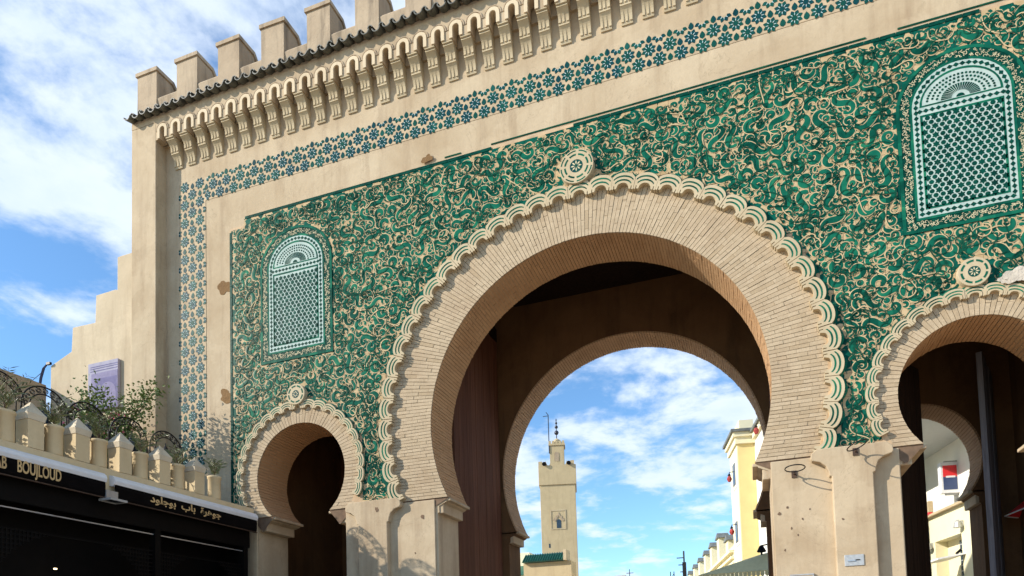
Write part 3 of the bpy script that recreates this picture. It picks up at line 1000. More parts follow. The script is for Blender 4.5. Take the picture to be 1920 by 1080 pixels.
# ------------------------------------------------------------------ blind tiled windows
def arch_pts(cx, z0, zt, hw, n=24):
    zs_ = zt - hw * 0.92
    return [(cx - hw, z0), (cx + hw, z0)] + [(cx + hw * math.cos(R(a)), zs_ + (zt - zs_) * math.sin(R(a))) for a in np.linspace(0, 180, n + 1)]
def frame_ring(b, o, i, y):
    n = len(o)
    b.add([(x, y, z) for x, z in o] + [(x, y, z) for x, z in i], [(k, (k + 1) % n, (k + 1) % n + n, k + n) for k in range(n)])
for (cx, z0, zt, hw) in WIN:
    wb = MB()
    wb.prism(arch_pts(cx, z0, zt, hw), -0.05, -0.02)
    win = wb.build('tile_window', 'dark_green', GATE)
    def ring(d0, d1, y, m, nm):
        b = MB()
        frame_ring(b, arch_pts(cx, z0 + d0, zt - d0, hw - d0), arch_pts(cx, z0 + d1, zt - d1, hw - d1), y)
        return b.build(nm, m, win)
    ring(0.0, 0.045, -0.055, 'green', 'outer_border')
    ring(0.16, 0.195, -0.055, 'green', 'inner_border')
    # small scrolls of the clay band
    b = MB()
    per_in, per_out = arch_pts(cx, z0 + 0.15, zt - 0.15, hw - 0.15, 40), arch_pts(cx, z0 + 0.055, zt - 0.055, hw - 0.055, 40)
    for i in range(len(per_in)):
        p0, p1 = Vector(per_in[i]), Vector(per_in[(i + 1) % len(per_in)])
        q0, q1 = Vector(per_out[i]), Vector(per_out[(i + 1) % len(per_in)])
        cnt = max(1, int((p1 - p0).length / 0.02))
        for c in range(cnt):
            for _ in range(2):
                t, u = (c + random.random()) / cnt, random.random()
                p = (p0.lerp(p1, t)).lerp(q0.lerp(q1, t), u)
                r, a = random.uniform(0.010, 0.022), random.uniform(0, 360)
                o_, i_ = arc(p.x, p.y, r, a, a + 230, 7), arc(p.x, p.y, r * 0.62, a, a + 230, 7)
                y = -0.0525 - random.random() * 0.001
                n = 8
                b.add([(x, y, z) for x, z in o_] + [(x, y, z) for x, z in i_], [(k + 1, k, k + n, k + n + 1) for k in range(n - 1)])
    b.build('band_scrolls', 'clay_edge', win, kind='stuff')
    # white field
    d = 0.195
    b = MB()
    b.prism(arch_pts(cx, z0 + d, zt - d, hw - d), -0.0555, -0.04)
    b.build('white_field', 'white_tile', win)
    # dark diamonds along the white border
    b = MB()
    mid = arch_pts(cx, z0 + d + 0.045, zt - d - 0.045, hw - d - 0.045, 40)
    L = 0.0
    step = 0.075
    acc = 0.0
    def dia(p, t, y, l=0.038, w=0.031):
        nn = Vector((-t.y, t.x))
        q = [p - t * l, p - nn * w, p + t * l, p + nn * w]
        b.add([(v.x, y, v.y) for v in q], [(0, 1, 2, 3)])
    for i in range(len(mid)):
        p0, p1 = Vector(mid[i]), Vector(mid[(i + 1) % len(mid)])
        l = (p1 - p0).length
        t = (p1 - p0).normalized()
        while acc < l:
            dia(p0 + t * acc, t, -0.0578)
            acc += step
        acc -= l
    zc = zt - hw * 0.92 - 0.06
    xw = hw - d - 0.09
    k = 0
    while cx - xw + k * step < cx + xw:
        dia(Vector((cx - xw + k * step, zc)), Vector((1, 0)), -0.0578)
        k += 1
    b.build('diamond_tiles', 'dark_green', win, kind='stuff')
    # green rules round the lattice and the lunette
    b = MB()
    z_lo, z_hi = z0 + d + 0.10, zc - 0.055
    def rect(h, za, zb):
        return [(cx - h, za), (cx + h, za), (cx + h, zb), (cx - h, zb)]
    frame_ring(b, rect(xw, z_lo, z_hi), rect(xw - 0.03, z_lo + 0.03, z_hi - 0.03), -0.0578)
    zl = zc + 0.055
    def lun(h, a, top):
        return [(cx - h, a), (cx + h, a)] + [(cx + h * math.cos(R(q)), a + (top - a) * math.sin(R(q))) for q in np.linspace(0, 180, 22)][1:-1]
    ztl = zt - d - 0.09
    frame_ring(b, lun(xw, zl, ztl), lun(xw - 0.03, zl + 0.022, ztl - 0.03), -0.0578)
    b.build('green_rules', 'green', win)
    # sunburst lunette: rays round a half disc, then small stars
    b = MB()
    zc0 = zl + 0.03
    for a in np.linspace(4, 176, 22):
        for (ra, rb_, w) in ((0.085, 0.185, 3.0),):
            q = [(cx + r * 1.25 * math.cos(R(a + s)), zc0 + r * math.sin(R(a + s))) for r, s in ((ra, -w * .7), (rb_, -w), (rb_, w), (ra, w * .7))]
            b.flat(q, -0.0578)
    b.flat([(cx + 0.05 * math.cos(R(a)), zc0 + 0.045 * math.sin(R(a))) for a in np.linspace(0, 180, 12)], -0.0578)
    for q in range(3):
        rr = 0.215 + q * 0.045
        cnt = 16 + 5 * q
        for i in range(cnt):
            a = 4 + 172 * (i + 0.5 * (q % 2)) / (cnt - 0.5)
            x, z = cx + rr * 1.3 * math.cos(R(a)), zc0 + rr * 1.02 * math.sin(R(a))
            if a < 176 and ((x - cx) / (xw - 0.05)) ** 2 + ((z - zl) / (ztl - zl - 0.05)) ** 2 < 1:
                b.flat([(x + 0.017 * math.cos(R(a + g_)), z + 0.017 * math.sin(R(a + g_))) for g_ in (0, 60, 120, 180, 240, 300)], -0.0578)
    b.build('sunburst', 'dark_green', win)
    # star and hexagon lattice
    b = MB()
    x_lo, x_hi, zz0, zz1 = cx - xw + 0.045, cx + xw - 0.045, z_lo + 0.045, z_hi - 0.045
    ax, az = (x_hi - x_lo) / 7.0, 0.128
    def poly(x, z, r0, r1, n, a0):
        return [(x + (r0 if i % 2 == 0 else r1) * math.cos(R(a0 + 360 * i / (2 * n))), z + (r0 if i % 2 == 0 else r1) * math.sin(R(a0 + 360 * i / (2 * n)))) for i in range(2 * n)]
    for i in range(-1, 9):
        for j in range(-1, int((zz1 - zz0) / az) + 2):
            x, z = x_lo + i * ax, zz0 + (j + 0.5 * (i % 2)) * az
            for (dx_, dz_, st) in ((0, 0, 1), (ax * 0.333, az * 0.5, 0), (ax * 0.667, 0, 0)):
                xx, zz = x + dx_, z + dz_
                if not (x_lo - 0.001 <= xx <= x_hi + 0.001 and zz0 <= zz <= zz1):
                    continue
                if st:
                    b.flat(poly(xx, zz, 0.050, 0.030, 6, 30), -0.0578)
                else:
                    b.flat(poly(xx, zz, 0.0315, 0.0305, 6, 0), -0.0578)
    b.build('star_lattice', 'dark_green', win, kind='stuff')

# ------------------------------------------------------------------ floral tile band
BAND = MB()
BAND.box(-8.05, XR, -0.006, 0.001, 10.63, 11.10)
BAND.box(-8.05, -7.40, -0.006, 0.001, 5.2, 10.63)
BANDO = BAND.build('floral_band', 'clay_edge', GATE)
BANDO.data.materials[0] = M['band_clay']
def flower_polys():
    """list of (material, polygon) in local XZ"""
    P = []
    for k in range(8):
        a = 22.5 + 45 * k
        r1 = 0.098
        P.append((0, [(r * math.cos(R(a + s)), r * math.sin(R(a + s))) for r, s in ((0.046, -21), (0.08, -20), (r1, -9), (r1 + 0.014, 0), (r1, 9), (0.08, 20), (0.046, 21))]))
        a = 45 * k
        P.append((1, [(r * math.cos(R(a + s)), r * math.sin(R(a + s))) for r, s in ((0.040, -7), (0.062, -4), (0.078, 0), (0.062, 4), (0.040, 7))]))
    P.append((2, [(0.038 * math.cos(R(22.5 + 45 * k)), 0.038 * math.sin(R(22.5 + 45 * k))) for k in range(8)]))
    P.append((0, [(0.0, 0.105), (0.030, 0.125), (0.040, 0.155), (0.026, 0.19), (0.0, 0.22), (-0.026, 0.19), (-0.040, 0.155), (-0.030, 0.125)]))
    return P
FP = [(mi, [(x * 1.03, z * 1.06) for x, z in q]) for mi, q in flower_polys()]
full = MB()
for mi, q in FP:
    full.prism(q, -0.0045 - 0.0008 * mi, 0.0, mi, back=False)
fmats = ['teal', 'bluewhite', 'teal']
fme = full.mesh('flower_tile', fmats)
def put_flower(x, z, x0, x1, z0, z1):
    keep = []
    for mi, q in FP:
        cx_, cz_ = sum(p[0] for p in q) / len(q) + x, sum(p[1] for p in q) / len(q) + z
        if x0 + 0.008 < cx_ < x1 - 0.008 and z0 + 0.008 < cz_ < z1 - 0.008 and not (cx_ > -7.40 and cz_ < 10.635):
            keep.append((mi, q))
    if len(keep) == len(FP):
        link('flower_tile', fme, BANDO, (x, -0.006, z), (0, R(random.uniform(-3, 3)), 0))
    elif keep:
        b = MB()
        for mi, q in keep:
            b.prism(q, -0.0045 - 0.0008 * mi, 0.0, mi, back=False)
        link('flower_tile', b.mesh('flower_tile', fmats), BANDO, (x, -0.006, z))
for i in range(-2, 49):
    for z, off in ((11.105, 0.5), (10.915, 0), (10.725, 0.5), (10.535, 0)):
        x = -7.91 + 0.37 + (i + off) * 0.3235
        if x > 6.2 or x < -7.45:
            continue
        put_flower(x, z, -7.40, XR, 10.635, 11.095)
for j in range(0, 17):
    for x, off in ((-7.91, 0), (-7.725, 0.5), (-7.54, 0), (-8.095, 0.5), (-7.36, 0.5)):
        z = 11.01 - (j + off) * 0.368
        if z > 5.2:
            put_flower(x, z, -8.05, -7.40, 5.2, 11.095)

# ------------------------------------------------------------------ corbel cornice
PIT = 0.3305
X0C = -8.205
NC = int((XR - 0.15 - X0C) / PIT)
# face slab with arched slots between the corbels
pts = [(-9.0, 12.42), (-9.0, 12.30)]
slab = MB()
zb, zt_ = 11.93, 12.40
out = [(-XR + 0.001, zb)]
for k in range(NC + 1):
    x = X0C + k * PIT
    w = 0.058
    out += [(x - w, zb), (x - w, 12.10)] + arc(x, 12.10, w, 180, 0, 10)[1:-1] + [(x + w, 12.10), (x + w, zb)]
out += [(XR - 0.001, zb), (XR - 0.001, zt_), (-XR + 0.001, zt_)]
slab.prism(out, -0.252, -0.08)
slab.build('cornice_face', 'plaster', GATE)
for q in ((-9.0, -XR), (XR, 9.0)):
    MB().box(q[0], q[1], -0.251, 0.0, 12.302, 12.40).build('cornice_end', 'plaster', GATE)
# pale horseshoe moulding and its ridge
am = MB()
def ushape(b, w0, w1, ztop0, y0, y1, zlow):
    o_ = [(-w1, zlow), (-w1, ztop0)] + arc(0, ztop0, w1, 180, 0, 12)[1:-1] + [(w1, ztop0), (w1, zlow)]
    i_ = [(w0, zlow), (w0, ztop0)] + arc(0, ztop0, w0, 0, 180, 12)[1:-1] + [(-w0, ztop0), (-w0, zlow)]
    b.prism((o_ + i_)[::-1], y0, y1)
ushape(am, 0.060, 0.120, 10.0, -0.272, -0.25, 9.835)
am_me = MB()
am_me.v = [(x, y, z - 10.0) for x, y, z in am.v]; am_me.f = am.f; am_me.mi = am.mi
ame = am_me.mesh('arch_moulding', 'moulding')
rd = MB()
ushape(rd, 0.138, 0.156, 10.0, -0.266, -0.25, 9.99)
rd.v = [(x, y, z - 10.0) for x, y, z in rd.v]
rdme = rd.mesh('arch_ridge', 'plaster_old')
# corbel: stepped, hollow-curved profile with three flutes on its face
def corbel_mesh():
    b = MB()
    hw = 0.09
    prof = [(-0.020, 11.43), (-0.028, 11.455)]
    tiers = [(11.455, 11.66, -0.028, -0.105), (11.69, 11.87, -0.115, -0.215)]
    for (za, zb_, ya, yb) in tiers:
        for i in range(8):
            t = i / 7
            prof.append((ya + (yb - ya) * (t ** 2.6), za + (zb_ - za) * t))
        prof += [(yb - 0.012, zb_ + 0.004), (yb - 0.012, zb_ + 0.026), (yb + 0.0, zb_ + 0.03)]
    prof += [(-0.235, 11.90), (-0.249, 11.905), (-0.249, 11.929)]
    full_p = prof + [(0.0, 11.929), (0.0, 11.43)]
    full_p = full_p[::-1]
    b.prism_x(full_p, -hw, hw)
    # ribs standing on the curved faces
    for x0, x1 in ((-hw, -hw * 0.5), (-hw * 0.2, hw * 0.2), (hw * 0.5, hw)):
        for (za, zb_, ya, yb) in tiers:
            rib = []
            for i in range(6):
                t = i / 5 * 0.86
                rib.append((ya + (yb - ya) * (t ** 2.6) - 0.016 * (1 - 0.6 * t), za + 0.012 + (zb_ - za) * t))
            for i in range(5, -1, -1):
                t = i / 5 * 0.86
                rib.append((ya + (yb - ya) * (t ** 2.6) + 0.004, za + 0.012 + (zb_ - za) * t))
            b.prism_x(rib[::-1], x0 + 0.002, x1 - 0.002)
    return b.mesh('corbel', 'plaster_white')
cme = corbel_mesh()
for k in range(NC + 1):
    x = X0C + k * PIT
    link('arch_moulding', ame, GATE, (x, 0, 12.10))
    link('arch_ridge', rdme, GATE, (x, 0, 12.10))
    if k < NC:
        link('corbel', cme, GATE, (x + PIT / 2, random.uniform(-0.004, 0.0), random.uniform(-0.006, 0.006)))
# back of the slots
MB().box(-XR, XR, -0.045, 0.0, 11.935, 12.399).build('slot_back', 'plaster', GATE)

# roof tiles on the cornice
pan = MB()
def halfpipe(b, r, th, L, up_, n=8):
    vs = []
    for (y, dz) in ((0.0, 0.0), (-L, -L * 0.30)):
        for rr in (r, r - th):
            for i in range(n + 1):
                a = math.pi * i / n
                vs.append((rr * math.cos(a), y, dz + (rr if up_ else -rr) * math.sin(a) * 0.95))
    m = n + 1
    fs = []
    for i in range(n):
        fs += [(i, i + 1, 2 * m + i + 1, 2 * m + i), (m + i, 3 * m + i, 3 * m + i + 1, m + i + 1), (2 * m + i, 2 * m + i + 1, 3 * m + i + 1, 3 * m + i)]
    b.add(vs, fs)
halfpipe(pan, 0.082, 0.018, 0.22, False)
pan_me = pan.mesh('roof_tile', 'rooftile')
cov = MB()
halfpipe(cov, 0.05, 0.016, 0.20, True)
cov_me = cov.mesh('roof_tile', 'rooftile')
TP = 0.207
k = 0
while -8.95 + k * TP < 8.95:
    x = -8.95 + k * TP
    if x < 4.5:
        link('roof_tile', pan_me, GATE, (x, -0.19 + random.uniform(-.01, .01), 12.525), (random.uniform(-.03, .03), random.uniform(-.05, .05), random.uniform(-.03, .03)))
        link('roof_tile', cov_me, GATE, (x + TP / 2, -0.19 + random.uniform(-.012, .012), 12.535), (random.uniform(-.03, .03), random.uniform(-.05, .05), random.uniform(-.03, .03)))
    k += 1
b = MB()
b.box(-9.0, 9.0, -0.245, 0.02, 12.402, 12.455)
b.build('tile_bed', 'plaster_old', GATE)
# parapet and merlons
pp = MB()
pp.prism_x([(-0.20, 12.457), (0.30, 12.457), (0.30, 12.86), (-0.19, 12.86), (-0.225, 12.80), (-0.2, 12.6)][::-1], -8.86, 9.0)
pp.build('parapet', 'plaster_old', GATE, bevel=0.02)
def merlon_meshes():
    b = MB()
    hw, zt = 0.245, 0.53
    prof = [(-0.245, -0.36), (0.30, -0.36), (0.30, zt - 0.22), (0.13, zt), (-0.235, zt), (-0.235, 0.02)]
    b.prism_x(prof[::-1], -hw, hw)
    c = MB()
    capp = [(-0.262, zt + 0.002), (0.135, zt + 0.002), (0.325, zt - 0.225), (0.355, zt - 0.18), (0.16, zt + 0.075), (-0.262, zt + 0.075)]
    c.prism_x(capp[::-1], -hw - 0.03, hw + 0.03)
    return b.mesh('merlon', 'plaster_old'), c.mesh('cap', 'plaster_old')
mme, mcap = merlon_meshes()
for k in range(0, 18):
    x = -8.62 + k * 1.0
    o = link('merlon', mme, GATE, (x, 0, 12.85), (0, 0, random.uniform(-.012, .012)))
    o.scale = (random.uniform(.97, 1.02), 1, random.uniform(.975, 1.02))
    link('cap', mcap, o, None, (0, random.uniform(-.012, .012), 0))

# ------------------------------------------------------------------ lower pilasters with corbelled capitals
def pilaster(cx, hw, y0):
    b = MB()
    q = [(-hw, 0), (hw, 0), (hw, 3.95), (hw + 0.03, 3.96), (hw + 0.04, 4.02), (hw + 0.07, 4.1), (hw + 0.14, 4.16), (hw + 0.24, 4.19), (hw + 0.26, 4.22), (hw + 0.25, 4.29), (hw + 0.18, 4.35),
         (-hw - 0.18, 4.35), (-hw - 0.25, 4.29), (-hw - 0.26, 4.22), (-hw - 0.24, 4.19), (-hw - 0.14, 4.16), (-hw - 0.07, 4.1), (-hw - 0.04, 4.02), (-hw - 0.03, 3.96), (-hw, 3.95)]
    b.prism([(cx + x, z) for x, z in q], y0, 0.001)
    b.build('pilaster', 'plaster', GATE, bevel=0.012)
pilaster(-3.75, 0.28, -0.13)
pilaster(3.70, 0.255, -0.15)
# plain plaster below the brick springing
def smoothface(x0, x1, z1, y=-0.03):
    MB().box(x0, x1, y, 0.0005, 0, z1).build('pier_face', 'plaster', GATE, bevel=0.01)
smoothface(-4.34, -2.625, 4.272)
smoothface(2.665, 4.30, 4.272)
smoothface(-7.2, -6.22, 4.272)
smoothface(6.27, 8.0, 4.272)

# broken render patches and nail holes
def blob(x, z, r, y, name, m, n=18, sq=1.0):
    b = MB()
    n = n * 3
    ph = [random.uniform(0, 6.28) for _ in range(5)]
    rad = [r * (0.95 + sum(0.16 / (q + 1) ** 0.6 * math.sin((q + 2) * 2 * math.pi * i / n + ph[q]) for q in range(5)) + random.uniform(-.04, .04)) for i in range(n)]
    pts = [(x + rad[i] * math.cos(2 * math.pi * i / n), z + sq * rad[i] * math.sin(2 * math.pi * i / n)) for i in range(n)]
    b.prism(pts, y - 0.004, y)
    return b.build(name, m, GATE)
blob(-6.96, 8.80, 0.15, -0.001, 'render_patch', 'hole')
blob(-6.93, 6.68, 0.14, -0.001, 'render_patch', 'hole')
blob(-2.62, 10.17, 0.10, -0.03, 'render_patch', 'hole', sq=0.7)
for x, z, r in ((2.75, 3.52, .02), (2.9, 3.3, .012), (2.86, 3.6, .014), (3.05, 3.42, .012), (2.8, 3.0, .012), (3.15, 3.55, .009), (2.98, 3.2, .01), (-2.85, 4.0, .03), (-3.35, 4.12, 0.0), (-3.0, 3.4, .012)):
    if r:
        blob(x, z, r, -0.0305, 'nail_hole', 'mortar', 8, 1.4)
blob(-3.66, 4.18, 0.03, -0.1305, 'nail_hole', 'mortar', 8, 1.5)
blob(3.55, 3.35, 0.016, -0.1505, 'nail_hole', 'mortar', 8, 0.8)

for x, z, r in ((5.72, 6.33, 0.13), (5.86, 6.28, 0.12), (5.62, 6.28, 0.08)):
    o = blob(x, z, r, -0.108 - 0.006 * r / 0.1 - random.uniform(0, .003), 'plaster_repair', 'white_repair', 16, 0.7)
# ------------------------------------------------------------------ doors in the passages
def leaf(p, q, th, z1, n, m, frame='dark_wood'):
    """door leaf standing from hinge p to free edge q (plan points), built from upright planks"""
    L = math.hypot(q[0] - p[0], q[1] - p[1])
    an = math.atan2(q[1] - p[1], q[0] - p[0])
    o = MB().box(0.006, L - 0.006, -th * 0.28, th * 0.28, 0.02, z1 - 0.03).build('door_leaf', frame, GATE)
    o.location = (p[0], p[1], 0)
    o.rotation_euler = (0, 0, an)
    w = L / n
    for i in range(n):
        d = random.uniform(-0.004, 0.004)
        MB().box(i * w + 0.003, i * w + w - 0.003, -th / 2 + d, th / 2 + d, 0.03, z1 + random.uniform(-.02, 0.0)).build('plank', m, o)
    return o
leaf((-2.755, 1.02), (-2.755, 3.32), 0.07, 8.45, 11, 'door_wood')
leaf((2.835, 1.02), (2.835, 3.32), 0.07, 8.45, 11, 'door_wood')
leaf((4.33, 0.87), (4.985, 1.85), 0.06, 6.0, 6, 'dark_wood')
leaf((5.9, 2.02), (6.38, 3.2), 0.08, 6.2, 5, 'grey_wood')
MB().box(-3.1, -2.72, 1.0, 3.35, 8.47, 8.75).build('door_lintel', 'dark_wood', GATE)
# plank door added to block the far arch and keep the left passage dark
b = MB()
b.box(-6.4, -4.35, 3.30, 3.33, 0, 6.4)
dl = b.build('blocking_door', 'dark_wood', GATE)
for i in range(10):
    x = -6.38 + i * 0.203
    MB().box(x, x + 0.196, 3.265, 3.30, 0.02, 6.38).build('plank', 'dark_wood', dl)

# ------------------------------------------------------------------ iron rings and plates on the pier
def iron_ring(label, x, z, y, r, tilt, grp='iron hoops on the right pier'):
    t = thing('iron_ring', label, 'iron ring', (x, y, z), 0, grp)
    b = MB()
    b.box(-0.035, 0.035, -0.012, 0.002, -0.05, 0.05)
    b.build('wall_plate', 'rust', t)
    MB().tube([(0, 0, 0), (0, -0.06, 0.0), (0, -0.10, 0.0)], 0.012, 8).build('stem', 'rust', t)
    pth = []
    for i in range(28):
        a = 2 * math.pi * i / 28
        p = Vector((r * math.cos(a), -0.10 - r + r * math.sin(a), 0))
        p = Matrix.Rotation(tilt, 3, 'Y') @ Matrix.Rotation(-0.12, 3, 'X') @ p
        pth.append(p)
    MB().tube(pth, 0.0085, 6, closed=True).build('hoop', 'iron', t, smooth=True)
iron_ring('lower iron ring fixed to the pier beside the big arch', 2.97, 4.06, -0.031, 0.13, 0.0)
iron_ring('upper tilted iron ring on the capital of the right pier', 3.75, 4.25, -0.151, 0.13, -0.35)
t = thing('metal_cover', 'small grey metal plate screwed to the right pilaster', 'plate', (3.66, -0.151, 2.78))
MB().box(-0.12, 0.12, -0.012, 0, -0.075, 0.075).build('plate', 'grey_plate', t, bevel=0.004)
MB().box(-0.085, 0.01, -0.022, -0.012, -0.015, 0.004).build('clasp', 'steel', t)
MB().box(0.015, 0.07, -0.02, -0.012, -0.002, 0.008).build('pin', 'iron', t)
t = thing('meter_box', 'plastered utility box lid with scratched face low on the right pier', 'box', (3.0, -0.031, 2.45))
b = MB(); b.box(-0.16, 0.16, -0.03, 0, -0.2, 0.2)
b.build('lid', 'plaster_old', t, bevel=0.004)
b = MB()
b.box(-0.155, 0.155, -0.036, -0.029, 0.18, 0.195); b.box(-0.155, -0.14, -0.036, -0.029, -0.19, 0.178); b.box(0.14, 0.155, -0.036, -0.029, -0.19, 0.178)
b.build('rim', 'grey_plate', t)
b = MB(); b.box(-0.02, 0.0, -0.034, -0.029, 0.0, 0.12)
b.build('slot', 'mortar', t)

# ------------------------------------------------------------------ stepped wall left of the gate
SW = thing('stepped_wall', 'cream rampart wall stepping down to the left of the gate', 'wall')
q = [(-11.53, 0), (-9.003, 0), (-9.003, 10.02), (-9.67, 10.0), (-9.67, 9.31), (-9.72, 9.33), (-10.25, 9.31), (-10.27, 8.74), (-10.9, 8.75), (-10.93, 8.24), (-11.52, 8.03)]
MB().prism(q, 0.0, 0.6).build('wall', 'plaster_side', SW, bevel=0.02)
MB().box(-9.04, -9.004, -0.06, 0.0, 9.1, 9.4).build('iron_hook', 'rust', SW)
MB().box(-10.95, -10.72, -0.14, -0.0, 6.93, 7.0).build('stone_stub', 'hole', SW)
PT = thing('wall_picture', 'lilac framed picture panel of an arch hung on the stepped wall', 'picture', (-9.97, -0.001, 6.9))
MB().box(-0.40, 0.40, -0.06, -0.005, -0.05, 0.94).build('panel', 'purple_light', PT)
b = MB(); b.box(-0.31, 0.395, -0.063, -0.06, -0.045, 0.72)
b.build('print_ground', 'purple', PT)
b = MB()
for k, (h, m_) in enumerate(((0.76, 0), (0.81, 0), (0.85, 0))):
    b.box(-0.34, 0.395, -0.0625, -0.06, h, h + 0.018)
b.build('print_lines', 'purple_dark', PT)
b = MB()
b.prism([(-0.2, -0.04), (0.37, -0.04), (0.37, 0.6), (-0.2, 0.6)], -0.0645, -0.0632)
b.build('print_field', 'purple_dark', PT)
b = MB()
b.prism([(-0.1, -0.03)] + [(0.36, -0.03), (0.36, 0.25)] + arc(0.13, 0.28, 0.22, 0, 180, 12) + [(-0.1, 0.25)], -0.0662, -0.0648)
b.build('print_arch', 'purple', PT)
t = thing('cable_loop', 'blue cables looped over the low end of the stepped wall', 'cable')
b = MB()
for k in range(3):
    b.tube([(-11.80 + 0.02 * k, -0.05, 7.5), (-11.76 + 0.03 * k, -0.05, 7.78), (-11.68 + .03 * k, -0.05, 7.98), (-11.56, -0.03, 8.09 - 0.012 * k), (-11.45, -0.03, 8.05)], 0.010, 6)
b.build('cables', 'cable_blue', t)
b = MB(); b.box(-11.57, -11.47, -0.06, -0.01, 8.04, 8.09)
b.build('clamp', 'iron', t)
b = MB(); b.tube([(-11.7, -0.05, 7.9), (-14.2, -0.3, 6.4)], 0.006, 5)
b.build('wire', 'iron', t)
TW = thing('terrace_wall', 'tan side wall behind the roof terrace plants', 'wall')
MB().box(-12.0, -11.6, -9.0, -0.02, 0, 7.62).build('wall', 'plaster_old', TW, bevel=0.02)

# ------------------------------------------------------------------ cafe building with roof terrace
CF = thing('cafe_building', 'black fronted cafe with yellow parapet left of the gate', 'building')
FX = -6.2
b = MB()
b.box(-11.59, FX, -9.0, -0.13, 4.13, 4.44)
b.build('roof_slab', 'terrace', CF, bevel=0.015)
MB().box(-11.59, -6.9, -9.0, -0.02, 0, 4.125).build('inner_wall', 'black', CF)
b = MB()
b.box(-6.32, -6.26, -8.9, -0.18, 3.72, 4.10)
b.build('fascia', 'black', CF)
for y in (-8.8, -4.6, -2.15, -0.30):
    MB().box(-6.36, -6.24, y - 0.05, y + 0.05, 0, 3.72).build('front_post', 'black', CF)
b = MB()
for (ya, yb) in ((-4.55, -2.2), (-2.1, -0.35), (-8.75, -4.65)):
    b.box(-6.30, -6.27, ya, yb, 3.635, 3.65)
b.build('rails', 'steel', CF)
b = MB()
# pierced screen: arch-shaped spandrels with rows of small holes modelled as a grid of bars
for (ya, yb) in ((-4.55, -2.2), (-2.1, -0.35)):
    yc, hw_ = (ya + yb) / 2, (yb - ya) / 2
    n = int((yb - ya) / 0.05)
    for i in range(n):
        y = ya + 0.05 * i
        t_ = abs(y - yc) / hw_
        zl_ = 3.40 - 0.75 * t_ ** 3
        b.box(-6.30, -6.285, y, y + 0.017, zl_, 3.40)
    for j in range(12):
        z = 3.40 - 0.06 * j
        tt = (max(0.0, (3.40 - z)) / 0.75) ** (1 / 3.0) * hw_
        b.box(-6.303, -6.288, ya, yc - tt, z - 0.02, z); b.box(-6.303, -6.288, yc + tt, yb, z - 0.02, z)
b.build('pierced_screen', 'black', CF)
MB().box(-6.899, -6.37, -0.20, -0.14, 0, 4.125).build('end_wall', 'black', CF)
# parapet posts with pyramid caps
pm = MB(); pm.box(-0.11, 0.11, -0.1, 0.1, 0.081, 0.44)
pme = pm.mesh('parapet_post', 'terrace')
pc = MB()
for (za, zb_, ha, hb) in ((0.442, 0.52, 0.115, 0.13), (0.52, 0.70, 0.13, 0.006)):
    pc.add([(sx * h, sy_ * (h - 0.008), z) for z, h in ((za, ha), (zb_, hb)) for sx, sy_ in ((-1, -1), (1, -1), (1, 1), (-1, 1))],
           [(0, 1, 5, 4), (1, 2, 6, 5), (2, 3, 7, 6), (3, 0, 4, 7), (3, 2, 1, 0), (4, 5, 6, 7)])
pcm = pc.mesh('cap', 'cap_paint')
for y in (-4.62, -4.01, -3.39, -2.74, -2.06, -1.38):
    o = link('parapet_post', pme, CF, (FX - 0.11, y, 4.36))
    link('cap', pcm, o)
MB().box(FX - 0.33, FX - 0.23, -6.5, -0.13, 4.442, 4.46).build('kerb', 'terrace', CF)
# planters
pot = MB()
pot.lathe([(0.0, 0.08), (0.098, 0.08), (0.102, 0.1), (0.102, 0.43), (0.113, 0.44), (0.114, 0.475), (0.104, 0.48), (0.095, 0.48), (0.092, 0.42), (0.0, 0.42)], seg=20)
pot_me = pot.mesh('planter', 'terrace', True)
POTS = [-4.31, -3.70, -3.07, -2.40, -1.72, -0.95]
plab = ['round planter at the far left of the terrace edge', 'round planter right of the second capped post', 'round planter below the pink flowering climber', 'round planter left of the fourth capped post', 'round planter between the two posts nearest the gate', 'round planter against the gate holding a small palm']
for y, lb in zip(POTS, plab):
    t = link('planter', pot_me, None, (FX - 0.115, y, 4.362))
    tag(t, lb, 'planter', 'round cream planters along the terrace edge')

# wrought iron hoops with scrolls
HOOPS = [(-4.27, 'iron hoop with scrolls at the left edge above the first planter'), (-3.68, 'iron hoop with scrolls behind the first capped post'), (-3.08, 'iron hoop in front of the lilac picture'), (-2.43, 'iron hoop in front of the green climber'), (-1.75, 'iron hoop in front of the floral tile column')]
def hoop_meshes():
    a, c = MB(), MB()
    def sweep(r, lo):
        return [(0, -r, lo)] + [(0, r * math.cos(R(q)), 0.62 + r * math.sin(R(q)) * 1.0) for q in np.linspace(180, 0, 19)] + [(0, r, lo)]
    a.tube(sweep(0.315, 0.0), 0.011, 6)
    a.tube(sweep(0.215, 0.0), 0.009, 6)
    for q in np.linspace(8, 172, 9):
        yc, zc_ = 0.265 * math.cos(R(q)), 0.62 + 0.265 * math.sin(R(q))
        pth = []
        for i in range(20):
            u = i / 19
            r_ = 0.042 * (1 - 0.75 * u)
            g_ = R(q) + u * 4.2 * math.pi
            pth.append((0, yc + r_ * math.cos(g_), zc_ + r_ * math.sin(g_)))
        c.tube(pth, 0.0055, 5)
    return a.mesh('arch_bars', 'iron', True), c.mesh('scrolls', 'iron', True)
ha, hc = hoop_meshes()
for y, lb in HOOPS:
    t = thing('garden_hoop', lb, 'iron hoop', (FX - 0.30, y, 4.461), 0, 'iron hoops on the terrace')
    link('arch_bars', ha, t); link('scrolls', hc, t)

